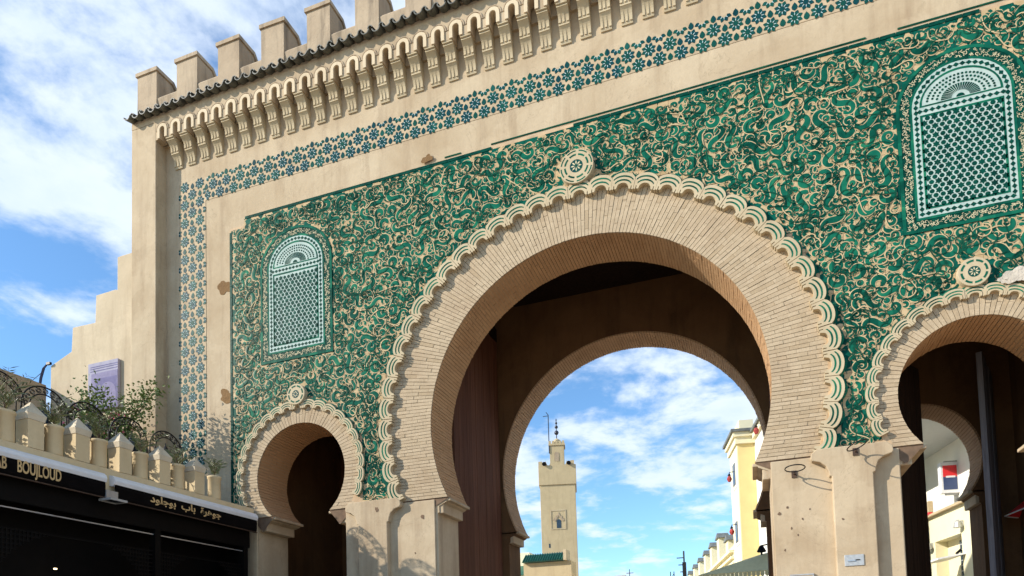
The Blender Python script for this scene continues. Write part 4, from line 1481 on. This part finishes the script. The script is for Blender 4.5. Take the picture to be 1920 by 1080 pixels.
# dark lanterns standing under the hoops
lm = MB()
lm.lathe([(0.0, 0.0), (0.05, 0.0), (0.06, 0.03), (0.075, 0.10), (0.075, 0.26), (0.055, 0.30), (0.03, 0.33), (0.0, 0.33)], seg=6)
lme = lm.mesh('body', 'lantern_glass')
lc = MB()
lc.lathe([(0.0, 0.33), (0.035, 0.331), (0.028, 0.37), (0.01, 0.40), (0.01, 0.44), (0.0, 0.44)], seg=8)
for i in range(6):
    a = R(60 * i)
    lc.tube([(0.06 * math.cos(a), 0.06 * math.sin(a), 0.02), (0.079 * math.cos(a), 0.079 * math.sin(a), 0.1), (0.079 * math.cos(a), 0.079 * math.sin(a), 0.26), (0.04 * math.cos(a), 0.04 * math.sin(a), 0.33)], 0.006, 5)
lcm = lc.mesh('frame', 'iron')
lps = MB(); lps.tube([(0, 0, -0.42), (0, 0, 0.0)], 0.014, 6); lps.box(-0.06, 0.06, -0.06, 0.06, -0.445, -0.42)
lpm = lps.mesh('post', 'iron')
for y, lb in ((-4.30, 'dark blue lantern under the leftmost iron hoop'), (-3.62, 'dark blue lantern between the first two capped posts'), (-2.97, 'dark blue lantern below the lilac picture'), (-2.28, 'dark blue lantern beside the green climber'), (-1.66, 'dark blue lantern in front of the floral tile column')):
    t = thing('lantern', lb, 'lantern', (FX - 0.42, y, 4.81), 0, 'lanterns on the terrace')
    link('body', lme, t); link('frame', lcm, t); link('post', lpm, t)

# ------------------------------------------------------------------ plants
def leaf_quad(b, p, d, l, w, rr):
    d = d.normalized()
    s_ = d.cross(Vector((rr.gauss(0, 1), rr.gauss(0, 1), rr.gauss(0, 1))))
    if s_.length < 1e-4:
        return
    s_ = s_.normalized() * w
    nn = d.cross(s_).normalized() * (w * 0.4)
    b.add([p, p + d * l * 0.45 + s_ + nn, p + d * l, p + d * l * 0.45 - s_ + nn], [(0, 1, 2, 3)])
def grass_plant(name, label, loc, h, n, rr, m='palm', spread=0.25, group='potted plants on the terrace'):
    t = thing(name, label, 'plant', loc, 0, group)
    st, fo = MB(), MB()
    for i in range(n):
        a = rr.uniform(0, 6.28)
        L = h * rr.uniform(0.55, 1.0)
        sp_ = spread * rr.uniform(0.3, 1.3)
        pth = []
        for k in range(7):
            u = k / 6
            pth.append(Vector((math.cos(a) * sp_ * (u ** 1.8) * 1.1, math.sin(a) * sp_ * (u ** 1.8) * 1.1, L * (u - 0.28 * u ** 3))))
        st.tube(pth, 0.004, 4, r1=0.0015)
        for k in range(2, 7):
            for s in (-1, 1):
                for q in range(2):
                    p = pth[k - 1].lerp(pth[k], (q + 0.5) / 2)
                    dr_ = (pth[k] - pth[k - 1]).normalized()
                    sd = dr_.cross(Vector((0, 0, 1)))
                    sd = sd.normalized() if sd.length > .01 else Vector((1, 0, 0))
                    leaf_quad(fo, p, dr_ * 0.8 + sd * s * 1.0 + Vector((0, 0, rr.uniform(-.3, .1))), rr.uniform(0.06, 0.11) * (0.6 + h), 0.008, rr)
    st.build('stems', 'stem', t); fo.build('fronds', m, t)
rr = random.Random(3)
gl = ['feathery plant behind the leftmost planter', 'feathery plant behind the second planter', 'tall grassy plant under the lilac picture', 'feathery plant right of the third capped post', 'feathery plant left of the last capped post', 'small palm in the planter against the gate']
for (y, lb, h) in zip(POTS, gl, (0.7, 0.62, 0.66, 0.6, 0.52, 0.5)):
    grass_plant('fern_palm', lb, (FX - 0.115, y, 4.80), h, 10, rr)
for (x, y, lb, h, m_) in ((-7.0, -4.3, 'dense shrub at the far left of the terrace', 0.85, 'leaf'), (-7.1, -3.75, 'dense green shrub behind the first iron hoops', 0.72, 'leaf'), (-7.2, -3.0, 'leafy bush below the lilac picture', 0.85, 'leaf'), (-7.0, -2.2, 'low bush beside the pilaster foot', 0.68, 'leaf'), (-6.95, -1.5, 'sparse palm in front of the floral tile column', 0.6, 'palm')):
    t = thing('terrace_shrub', lb, 'shrub', (x, y, 4.362), 0, 'shrubs behind the terrace edge')
    fo, st = MB(), MB()
    for i in range(26):
        a, rad = rr.uniform(0, 6.28), rr.uniform(0, 0.34)
        top = Vector((rad * math.cos(a), rad * math.sin(a), h * rr.uniform(0.5, 1.0)))
        st.tube([(0.2 * top.x, 0.2 * top.y, 0), top * 0.6, top], 0.007, 4, r1=0.002)
        for k in range(44 if m_ != 'palm' else 22):
            u = rr.uniform(0.25, 1.05)
            p = top * u + Vector((rr.gauss(0, .05), rr.gauss(0, .05), rr.gauss(0, .03)))
            leaf_quad(fo, p, Vector((rr.gauss(0, 1), rr.gauss(0, 1), rr.gauss(0.3, 0.8))), rr.uniform(0.06, 0.12) * (1.5 if m_ == 'palm' else 1), 0.022 if m_ != 'palm' else 0.007, rr)
    st.build('stems', 'stem', t); fo.build('foliage', m_, t)
t = thing('flowering_climber', 'tall pink flowering climber in front of the picture and wall', 'climber', (-8.3, -1.35, 4.362))
st, fo, fl = MB(), MB(), MB()
ends = [(-0.95, 0.35, 2.15), (-0.75, 0.3, 2.45), (-0.45, 0.35, 2.3), (-1.15, 0.3, 1.9), (-0.2, 0.45, 2.0), (0.15, 0.6, 2.25), (0.22, 0.7, 2.42), (0.0, 0.5, 1.7), (-0.6, 0.2, 1.6), (-1.1, 0.3, 1.4), (0.1, 0.4, 1.35), (-0.35, 0.2, 1.2), (-0.85, 0.5, 2.3), (0.28, 0.75, 2.45), (-0.1, 0.4, 1.9)]
for e in ends:
    e = Vector(e)
    base = Vector((-0.35 + 0.25 * e.x, 0, 0))
    pth = [base, base.lerp(e, 0.5) + Vector((0, 0, 0.2)), e]
    st.tube(pth, 0.014, 5, r1=0.004)
    for k in range(330):
        u = rr.random() ** 0.55
        p = base.lerp(e, u) + Vector((rr.gauss(0, .13), rr.gauss(0, .13), rr.gauss(0, .12) + 0.2 * u * (1 - u) * 4))
        leaf_quad(fo, p, Vector((rr.gauss(0, 1), rr.gauss(0, 1), rr.gauss(0, 0.8))), rr.uniform(0.045, 0.095), 0.021, rr)
    if e.z < 2.2 and e.x < 0.05:
        for k in range(16):
            u = rr.uniform(0.6, 1.0)
            p = base.lerp(e, u) + Vector((rr.gauss(0, .1), -0.1 + rr.gauss(0, .08), rr.gauss(0, .1)))
            leaf_quad(fl, p, Vector((rr.gauss(0, 1), rr.gauss(0, 1), rr.gauss(0, 1))), 0.055, 0.026, rr)
st.build('stems', 'stem', t); fo.build('foliage', 'leaf', t); fl.build('blossom', 'petal', t)

# ------------------------------------------------------------------ awnings with lettering
def text_mesh(txt, size, m, parent, mtx, name='lettering', ext=0.002, sx=1.0):
    c = bpy.data.curves.new('lettering', 'FONT')
    c.body = txt
    c.size = size
    c.extrude = ext
    c.offset = 0.004
    c.align_x = 'LEFT'
    o = bpy.data.objects.new('lettering_curve', c)
    COL.objects.link(o)
    dg = bpy.context.evaluated_depsgraph_get()
    me = bpy.data.meshes.new_from_object(o.evaluated_get(dg))
    bpy.data.objects.remove(o)
    me.transform(Matrix.Diagonal((sx, 1, 1, 1)))
    me.transform(mtx)
    me.materials.clear()
    me.materials.append(M[m])
    return link(name, me, parent)
def awning(label, y0, y1):
    t = thing('awning', label, 'awning', (0, 0, 0), 0, 'rolled awnings over the cafe front')
    b = MB()
    prof = [(FX - 0.0 + 0.002, 4.20), (FX + 0.05, 4.185), (FX + 0.10, 4.21), (FX + 0.115, 4.255), (FX + 0.10, 4.30), (FX + 0.06, 4.335), (FX + 0.002, 4.345)]
    n = len(prof)
    b.add([(x, y, z) for y in (y0, y1) for x, z in prof], [(i, (i + 1) % n, (i + 1) % n + n, i + n) for i in range(n)] + [tuple(range(n - 1, -1, -1)), tuple(range(n, 2 * n))])
    b.build('casing', 'white_metal', t, smooth=False)
    v = MB()
    pr = [(FX + 0.10, 4.205), (FX + 0.108, 4.15), (FX + 0.10, 4.03), (FX + 0.085, 3.995)]
    pr2 = [(x - 0.02, z) for x, z in pr[::-1]]
    pr = pr + pr2
    n = len(pr)
    v.add([(x, y, z) for y in (y0 + 0.02, y1 - 0.02) for x, z in pr], [(i, (i + 1) % n, (i + 1) % n + n, i + n) for i in range(n)] + [tuple(range(n - 1, -1, -1)), tuple(range(n, 2 * n))])
    v.build('valance', 'black_cloth', t)
    MB().box(FX + 0.072, FX + 0.112, y0 + 0.02, y1 - 0.02, 3.982, 3.994).build('hem_bar', 'rust', t)
    return t
aw1 = awning('white cased black awning with gold Latin lettering', -6.6, -3.12)
aw2 = awning('white cased black awning with gold Arabic lettering beside the gate', -3.0, -0.16)
def on_awning(y, z):
    # text x -> +Y, text y -> +Z, facing +X
    return Matrix(((0, 0, 1, FX + 0.1085), (1, 0, 0, y), (0, 1, 0, z), (0, 0, 0, 1)))
text_mesh('BOUJLOUD', 0.215, 'gold', aw1, on_awning(-4.31, 4.06), sx=0.50)
text_mesh('BAB', 0.215, 'gold', aw1, on_awning(-4.62, 4.06), sx=0.50)
AR = '\uFEA9\uFEEE\uFEE0\uFE9F\uFEEE\uFE91  \uFE8F\uFE8E\uFE91  \uFE93\uFEAE\uFEEB\uFEEE\uFE9F'
text_mesh(AR, 0.15, 'gold', aw2, on_awning(-2.42, 4.085), sx=1.2)
# floodlight hung at the awning joint
t = thing('floodlight', 'square floodlight under the gap between the two awnings', 'light', (FX + 0.1, -3.05, 4.0))
b = MB(); b.box(-0.10, 0.02, -0.09, 0.09, -0.02, 0.10)
b.build('bracket', 'steel', t)
b = MB()
for (x0, x1, y0, y1) in ((-0.06, 0.16, -0.14, -0.12), (-0.06, 0.16, 0.10, 0.12), (-0.06, -0.04, -0.12, 0.10), (0.14, 0.16, -0.12, 0.10)):
    b.box(x0, x1, y0, y1, -0.06, -0.03)
b.build('frame', 'grey_plate', t)
MB().box(-0.038, 0.138, -0.118, 0.098, -0.05, -0.035).build('lens', 'glass', t)
MB().tube([(0.02, 0, -0.02), (0.04, 0, -0.035)], 0.02, 8).build('neck', 'steel', t)
t = thing('ceiling_lamp', 'small lit warm lamp deep inside the dark cafe', 'lamp', (-6.75, -3.35, 3.02))
e_ = NT('lamp_glass'); e_.p.inputs['Emission Color'].default_value = (1.0, 0.75, 0.4, 1); e_.p.inputs['Emission Strength'].default_value = 3.0; M['lamp_glass'] = e_.m
b = MB(); b.lathe([(0.0, -0.008), (0.022, -0.007), (0.022, 0.008), (0.0, 0.009)], (0, 0, 0), 10)
b.build('bulb', 'lamp_glass', t)
MB().tube([(0, 0, 0.013), (0, 0, 1.1)], 0.006, 5).build('cord', 'black', t)
# ------------------------------------------------------------------ minaret
MN = thing('minaret', 'square sand coloured minaret with lantern turret and finial balls', 'minaret', (0, 0, 0))
def boxo(name, m, par, *a, bevel=0.0):
    return MB().box(*a).build(name, m, par, bevel=bevel)
Y = 60.0
boxo('shaft', 'minaret', MN, -19.50, -15.60, Y, Y + 3.9, 0, 20.15, bevel=0.03)
boxo('parapet', 'minaret', MN, -19.62, -15.48, Y - 0.12, Y + 4.0, 20.15, 22.35, bevel=0.03)
b = MB()
for i in range(8):
    x = -19.6 + i * 0.587
    b.prism([(x, 22.35), (x + 0.13, 22.35), (x + 0.13, 22.52), (x, 22.52)] if i in () else [(x + 0.02, 22.35), (x + 0.42, 22.35), (x + 0.32, 22.55), (x + 0.22, 22.85), (x + 0.12, 22.55)], Y - 0.1, Y + 0.15) if 0 < i < 6 else b.box(x, x + 0.42 if i < 6 else min(x + 0.42, -15.5), Y - 0.1, Y + 0.2, 22.352, 22.8)
b.build('battlements', 'minaret', MN)
boxo('turret', 'minaret', MN, -18.35, -16.75, Y + 1.1, Y + 2.7, 22.36, 24.9, bevel=0.02)
boxo('turret_cornice', 'minaret', MN, -18.47, -16.63, Y + 1.0, Y + 2.8, 24.9, 25.1)
b = MB()
for i in range(5):
    x = -18.45 + i * 0.375
    b.box(x, x + 0.26, Y + 1.0, Y + 1.2, 25.102, 25.4)
b.build('turret_battlements', 'minaret', MN)
b = MB(); b.lathe([(0.66, 0), (0.64, 0.2), (0.5, 0.5), (0.28, 0.7), (0.08, 0.82), (0, 0.83)], (-17.55, Y + 1.9, 25.1), 20)
b.build('dome', 'minaret', MN, smooth=True)
b = MB()
b.tube([(-17.55, Y + 1.9, 25.9), (-17.55, Y + 1.9, 28.2)], 0.05, 6)
for z, r in ((26.6, 0.27), (27.25, 0.2), (27.7, 0.14), (28.05, 0.08)):
    b.lathe([(0.01, -r), (r * .7, -r * .7), (r, 0), (r * .7, r * .7), (0.01, r)], (-17.55, Y + 1.9, z), 10)
b.build('finial', 'copper', MN, smooth=True)
b = MB()
b.tube([(-18.40, Y + 1.06, 24.0), (-18.40, Y + 1.06, 28.4)], 0.055, 6)
b.tube([(-18.40, Y + 1.06, 28.3), (-19.0, Y + 1.06, 28.25)], 0.04, 5)
b.tube([(-18.40, Y + 1.06, 28.4), (-18.63, Y + 1.06, 28.7)], 0.04, 5)
b.build('flagpole', 'copper', MN)
for x in (-18.95, -16.25):
    b = MB()
    b.lathe([(0.05, 0.3), (0.1, 0.2), (0.22, -0.1), (0.24, -0.15)], (x, Y - 0.2, 22.45), 12, axis='y')
    b.build('loudspeaker', 'black', MN)
def niche(x0, x1, z0, z1, yy, par):
    b = MB()
    b.box(x0, x1, yy - 0.05, yy - 0.002, z1, z1 + 0.12); b.box(x0 - 0.1, x0, yy - 0.05, yy - 0.002, z0, z1 + 0.12); b.box(x1, x1 + 0.1, yy - 0.05, yy - 0.002, z0, z1 + 0.12); b.box(x0 - .1, x1 + .1, yy - 0.05, yy - 0.002, z0 - 0.1, z0)
    return b.build('niche_frame', 'plaster_white', par)
niche(-18.35, -16.85, 15.3, 17.25, Y, MN)
b = MB()
xc = -17.55
b.prism([(xc - 0.62, 16.2), (xc - 0.5, 16.45), (xc - 0.45, 16.3), (xc - 0.28, 16.75), (xc - 0.2, 16.6), (xc, 17.1), (xc + 0.2, 16.6), (xc + 0.28, 16.75), (xc + 0.45, 16.3), (xc + 0.5, 16.45), (xc + 0.62, 16.2), (xc + 0.4, 16.1), (xc + 0.2, 16.4), (xc, 16.75), (xc - 0.2, 16.4), (xc - 0.4, 16.1)], Y - 0.06, Y - 0.004)
b.build('niche_arch', 'plaster_old', MN)
b = MB(); b.prism([(xc - 0.24, 15.35), (xc + 0.24, 15.35), (xc + 0.24, 16.05)] + arc(xc, 16.05, 0.26, 0, 180, 10) + [(xc - 0.24, 16.05)], Y - 0.03, Y - 0.003)
b.build('window', 'glass', MN)
boxo('slit', 'glass', MN, -18.72, -18.55, Y - 0.02, Y - 0.002, 13.2, 13.65)
b = MB(); b.prism([(-17.85, 23.1), (-17.3, 23.1), (-17.3, 23.9)] + arc(-17.575, 23.9, 0.275, 0, 180, 8) + [(-17.85, 23.9)], Y + 1.07, Y + 1.098)
b.build('turret_niche', 'plaster_old', MN)

for ch in MN.children:
    ch.data.transform(Matrix.Translation((17.55, -60.0, 0)))
MN.location = (-17.55, 60.0, 0)
MN.rotation_euler = (0, 0, R(14.2))
# ------------------------------------------------------------------ low buildings below the minaret
LB = thing('low_house', 'low cream house with green tiled eave below the minaret', 'house')
boxo('wall', 'minaret', LB, -8.0, -5.65, 20.0, 20.9, 0, 5.95)
b = MB(); b.add([(-8.0, 19.75, 5.98), (-5.95, 19.75, 5.98), (-5.95, 20.3, 6.40), (-8.0, 20.3, 6.40), (-8.0, 20.3, 5.98), (-5.95, 20.3, 5.98)], [(0, 1, 2, 3), (0, 4, 5, 1), (1, 5, 2), (0, 3, 4), (4, 3, 2, 5)])
rf = b.build('tile_roof', 'green_tile', LB)
for i in range(17):
    x = -7.95 + i * 0.12
    MB().tube([(x, 19.73, 6.0), (x, 20.28, 6.42)], 0.028, 6).build('roof_tile', 'green_tile', rf)
boxo('coping', 'plaster_white', LB, -5.94, -5.80, 19.7, 20.4, 5.96, 6.45)
SH = thing('shop_house', 'small house corner with green canopy left of the low house', 'house')
boxo('wall', 'cream', SH, -10.5, -8.02, 21.0, 25.0, 0, 6.65)
b = MB(); b.add([(-9.6, 20.99, 6.0), (-8.02, 20.99, 6.0), (-8.02, 20.2, 5.45), (-9.6, 20.2, 5.45)], [(0, 1, 2, 3)])
b.build('canopy', 'green_tile', SH)
boxo('doorway', 'black', SH, -9.4, -8.1, 20.97, 21.0, 0, 5.4)
FH = thing('far_house', 'small far house at the right foot of the minaret', 'house')
boxo('wall', 'minaret', FH, -19.5, -13.2, 75, 80, 0, 11.4)
boxo('roof_box', 'rust', FH, -13.15, -12.0, 76, 79, 0, 10.9)
b = MB(); b.tube([(-12.7, 75.5, 10.5), (-12.7, 75.5, 12.2)], 0.05, 5); b.tube([(-13.1, 75.5, 11.7), (-12.2, 75.5, 11.7)], 0.04, 5)
b.build('aerial', 'iron', FH)

# ------------------------------------------------------------------ street on the right behind the gate
A0, ANG = Vector((2.045, 16.0, 0)), R(100.46 - 90)  # corner and bearing worked out from image pixels, then baked as numbers
# local frame: +Y runs away along the street (u), +X to the building side (n)
YT = thing('yellow_house', 'pale yellow town house with dark eave seen through the main arch', 'house', A0, ANG)
boxo('wall', 'yellow', YT, 0.0, 0.62, 0.0, 1.75, 0, 9.3)
boxo('street_face', 'cream', YT, -0.03, -0.002, 0.02, 1.73, 0, 9.28)
boxo('cornice', 'cream', YT, -0.10, 0.66, -0.10, 1.85, 9.3, 9.55)
boxo('cornice_top', 'cream', YT, -0.18, 0.66, -0.18, 1.93, 9.55, 9.72)
boxo('eave', 'slate', YT, -0.26, 0.70, -0.26, 2.0, 9.72, 9.82)
boxo('parapet', 'cream', YT, 0.1, 0.62, 0.1, 1.6, 9.82, 10.25)
boxo('near_wing', 'white_wall', YT, 0.62, 3.0, -2.7, 0.0, 0, 9.4)
boxo('near_wing_cornice', 'cream', YT, 0.50, 3.0, -2.8, -0.19, 9.4, 9.62)
boxo('near_wing_eave', 'slate', YT, 0.42, 3.0, -2.9, -0.27, 9.62, 9.72)
for z0, z1 in ((7.9, 8.75), (5.7, 6.5)):
    w = MB()
    w.box(-0.05, -0.03, 0.38, 1.12, z0 - 0.12, z1 + 0.12)
    f = w.build('window', 'white_wall', YT)
    boxo('frame', 'slate', f, -0.07, -0.05, 0.48, 1.02, z0, z1)
    boxo('pane', 'glass', f, -0.078, -0.07, 0.53, 0.97, z0 + 0.05, z1 - 0.05)
def lampion(label, x, y, z):
    p = A0 + Matrix.Rotation(ANG, 3, 'Z') @ Vector((x, y, 0))
    t = thing('red_lantern', label, 'lantern', (p.x, p.y, z), ANG, 'red lanterns on the street fronts')
    b = MB(); b.lathe([(0.01, -0.12), (0.06, -0.1), (0.10, 0.0), (0.06, 0.1), (0.01, 0.12)], (0, 0, 0), 8)
    b.build('globe', 'lampion', t)
    b = MB(); b.tube([(0, 0, 0.13), (0, 0, 0.26), (0.2, 0, 0.28)], 0.015, 5); b.lathe([(0.07, 0.13), (0.03, 0.2), (0.005, 0.24)], (0, 0, 0), 6)
    b.build('bracket', 'iron', t)
lampion('red lantern beside the upper window of the yellow house', -0.24, 0.75, 8.18)
lampion('red lantern beside the lower window of the yellow house', -0.24, 0.75, 6.12)
lampion('red lantern high on the white wing by the arch edge', 0.38, -1.6, 9.25)
# terrace of piers further along
PR = thing('parapet_house', 'long cream house with capped roof piers receding down the street', 'house', A0, ANG)
boxo('wall', 'cream', PR, 0.0, 3.0, 1.76, 27.0, 0, 5.55)
for z in (5.0, 5.25, 5.5):
    boxo('moulding', 'cream', PR, -0.07 - (z - 5.0) * 0.2, 0.0, 2.0, 26.9, z, z + 0.1)
boxo('parapet_rail', 'cream', PR, 0.02, 0.3, 2.0, 26.9, 5.62, 5.8)
for i, u in enumerate((3.6, 6.3, 9.0, 11.7, 14.6, 17.6, 21.0, 24.5)):
    w = MB(); w.box(-0.02, 0.42, u - 0.35, u + 0.35, 5.6, 6.75 if i else 6.2)
    o = w.build('roof_pier', 'cream', PR)
    zt = 6.75 if i else 6.2
    c = MB()
    c.add([(-0.1, u - 0.48, zt), (0.5, u - 0.48, zt), (0.5, u + 0.48, zt), (-0.1, u + 0.48, zt), (-0.05, u, zt + 0.28), (0.45, u, zt + 0.28)], [(0, 1, 5, 4), (1, 2, 5), (2, 3, 4, 5), (3, 0, 4), (3, 2, 1, 0)])
    c.build('cap', 'slate', o)
t = thing('utility_mast', 'thin dark mast with cross arms at the end of the street', 'mast', (-2.2, 38, 0))
MB().tube([(0, 0, 0), (0, 0, 8.6)], 0.10, 6, r1=0.06).build('pole', 'iron', t)
b = MB()
for z, l in ((8.1, 0.5), (7.6, 0.4), (7.1, 0.3)):
    b.box(-l, 0.0, -0.03, 0.03, z, z + 0.06)
b.box(-0.12, 0.14, -0.1, 0.1, 6.6, 7.8)
b.build('cross_arms', 'iron', t)
t = thing('lattice_mast', 'tiny lattice mast far off on the skyline', 'mast', (-8.9, 90, 0))
b = MB()
for s in (-1, 1):
    b.tube([(s * 0.4, 0, 0), (s * 0.25, 0, 13.2)], 0.07, 5)
for k in range(12):
    b.tube([(-0.3, 0, 1 + k), (0.3, 0, 2 + k)], 0.05, 4)
b.build('frame', 'iron', t)
# canopy by the passage
CN = thing('canvas_canopy', 'olive canvas canopy with scalloped fringe low in the main arch', 'canopy')
b = MB()
b.add([(0.85, 10.0, 3.80), (2.9, 9.0, 3.72), (2.95, 9.6, 4.30), (2.62, 9.75, 4.26)], [(0, 1, 2, 3)])
sh = b.build('sheet', 'canvas', CN)
md = sh.modifiers.new('thickness', 'SOLIDIFY'); md.thickness = 0.02
b = MB()
p0, p1 = Vector((0.85, 9.98, 3.79)), Vector((2.9, 8.98, 3.71))
for i in range(18):
    a, c = p0.lerp(p1, i / 18), p0.lerp(p1, (i + 0.94) / 18)
    m_ = a.lerp(c, 0.5)
    b.add([a, c, c - Vector((0, 0, 0.10)), m_ - Vector((0, 0, 0.17)), a - Vector((0, 0, 0.10))], [(0, 1, 2, 3, 4)])
b.build('fringe', 'canvas', CN)
b = MB(); b.tube([(2.62, 9.70, 0), (2.62, 9.70, 4.3)], 0.03, 6); b.tube([(0.9, 10.02, 0), (0.9, 10.02, 3.78)], 0.03, 6)
b.build('posts', 'iron', CN)
t = thing('black_wall_lamp', 'black lamp head at the corner of the canvas canopy', 'lamp', (2.62, 9.5, 4.36))
b = MB(); b.lathe([(0.02, 0.12), (0.06, 0.08), (0.13, -0.06), (0.11, -0.08), (0.0, -0.08)], (0, 0, 0), 10)
b.build('shade', 'black', t)
MB().tube([(0, 0, 0.1), (0.3, 0.1, 0.16)], 0.02, 6).build('arm', 'black', t)

# ------------------------------------------------------------------ bank seen through the right arch
B0 = Vector((8.287, 14.7, -0.495))      # bank group scaled about the camera, which drops its base below the paving
BK_CAM_SCALE = 1.3
BK = thing('bank_building', 'white and cream office front seen through the right arch', 'building', B0, ANG)
boxo('lower_wall', 'cream', BK, 0.002, 3.0, -4.5, -0.95, 0, 4.86)
boxo('lower_wall', 'cream', BK, 0.002, 3.0, 0.42, 4.5, 0, 4.86)
boxo('lower_wall', 'cream', BK, 0.002, 3.0, -0.95, 0.42, 4.2, 4.86)
boxo('reveal_back', 'cream', BK, 0.30, 3.0, -0.95, 0.42, 0, 4.2)
boxo('upper_wall', 'white_wall', BK, -0.02, 3.0, -4.5, 4.5, 4.92, 6.42)
boxo('ledge', 'plaster_white', BK, -0.12, 3.0, -4.5, 4.5, 4.86, 4.92)
boxo('overhang', 'soffit', BK, -1.6, 3.0, -4.5, 4.5, 6.42, 6.7)
w = MB(); w.box(0.26, 0.30, -0.93, -0.28, 0.9, 4.12)
wf = w.build('window', 'slate', BK)
boxo('pane', 'glass', wf, 0.25, 0.262, -0.88, -0.33, 0.95, 4.06)
b = MB()
for k in range(24):
    b.box(0.235, 0.25, -0.88, -0.33, 1.0 + k * 0.13, 1.025 + k * 0.13)
b.build('grille_bars', 'grey_plate', wf)
STREET = {BK}
BM = Matrix.Rotation(ANG, 3, 'Z')
def bl(x, y, z):
    p = B0 + BM @ Vector((x, y, 0)) * BK_CAM_SCALE
    return (p.x, p.y, B0.z + z * BK_CAM_SCALE)
SIGN_AT = (8.252, 13.4, 6.681)  # sign pushed out along the line of sight together with the bank
SG = thing('bank_sign', 'projecting box sign, red over navy with a white bar', 'sign', SIGN_AT, ANG)
STREET.add(SG)
# thin along u, wide along n
boxo('case', 'white_metal', SG, -0.21, 0.21, -0.07, 0.07, -0.37, 0.37, bevel=0.01)
boxo('red_field', 'red', SG, -0.16, 0.15, -0.0745, -0.071, 0.02, 0.29)
boxo('navy_field', 'navy', SG, -0.16, 0.15, -0.0745, -0.071, -0.29, 0.018)
boxo('white_bar', 'white_metal', SG, -0.10, 0.11, -0.0785, -0.0750, -0.002, 0.04)
b = MB(); b.box(-0.1, 0.34, -0.03, 0.03, 0.371, 0.41); b.box(-0.1, 0.34, -0.03, 0.03, -0.41, -0.371)
b.build('bracket', 'grey_plate', SG)
AL = thing('alarm_box', 'small cream alarm box with red lamp under the bank sign', 'alarm', bl(-0.03, 0.42, 5.1), ANG)
STREET.add(AL)
boxo('case', 'plaster_white', AL, -0.10, 0.0, -0.07, 0.07, -0.12, 0.16)
boxo('lamp', 'red', AL, -0.10, -0.01, -0.06, 0.06, -0.19, -0.122)
for (y, z, lb) in ((0.74, 4.72, 'dome camera under the ledge at the door edge'), (0.55, 4.12, 'small grey wall light left of the bank window'), (-1.05, 4.4, 'small grey wall light right of the bank window')):
    t = thing('wall_light', lb, 'light', bl(-0.0, y, z), ANG)
    STREET.add(t)
    b = MB(); b.lathe([(0.03, 0.10), (0.07, 0.05), (0.10, -0.08), (0.0, -0.08)], (-0.12, 0, 0), 10)
    b.build('shade', 'grey_plate', t)
    boxo('plate', 'grey_plate', t, -0.06, 0.0, -0.04, 0.04, -0.05, 0.08)
t = thing('white_parasol', 'white slanted canopy panel jutting out below the bank window', 'canopy', bl(-0.1, -0.55, 3.62), ANG)
STREET.add(t)
b = MB(); b.add([(-0.55, 0.35, -0.04), (-0.5, -0.5, 0.0), (0.1, -0.55, 0.10), (0.1, 0.30, 0.06)], [(0, 1, 2, 3)])
o = b.build('panel', 'white_metal', t); md = o.modifiers.new('thickness', 'SOLIDIFY'); md.thickness = 0.05
b = MB(); b.tube([(0.0, -0.3, 0.10), (0.1, -0.35, 0.2)], 0.03, 6)
b.build('bracket', 'black', t)
for o in list(bpy.data.objects):
    if o.type == 'MESH' and o.parent and (o.parent in STREET or o.parent.parent in STREET):
        o.data.transform(Matrix.Scale(BK_CAM_SCALE, 4))
# red awning tip at the right edge
t = thing('red_parasol', 'red cloth parasol corner at the right edge of the passage', 'parasol', (6.45, 2.9, 0))
b = MB()
n = 8
c0 = Vector((0.55, 0, 4.2))
vs = [c0] + [(0.55 + 0.62 * math.cos(2 * math.pi * k / n), 0.62 * math.sin(2 * math.pi * k / n), 3.70 + 0.05 * (k % 2)) for k in range(n)]
b.add(vs, [(0, k + 1, (k + 1) % n + 1) for k in range(n)])
b.build('cloth', 'red', t)
MB().tube([(0.55, 0, 0), (0.55, 0, 4.3)], 0.02, 8).build('pole', 'iron', t)
b = MB()
b.tube([vs[k + 1] for k in range(n)], 0.012, 5, closed=True)
b.build('hem', 'white_metal', t)
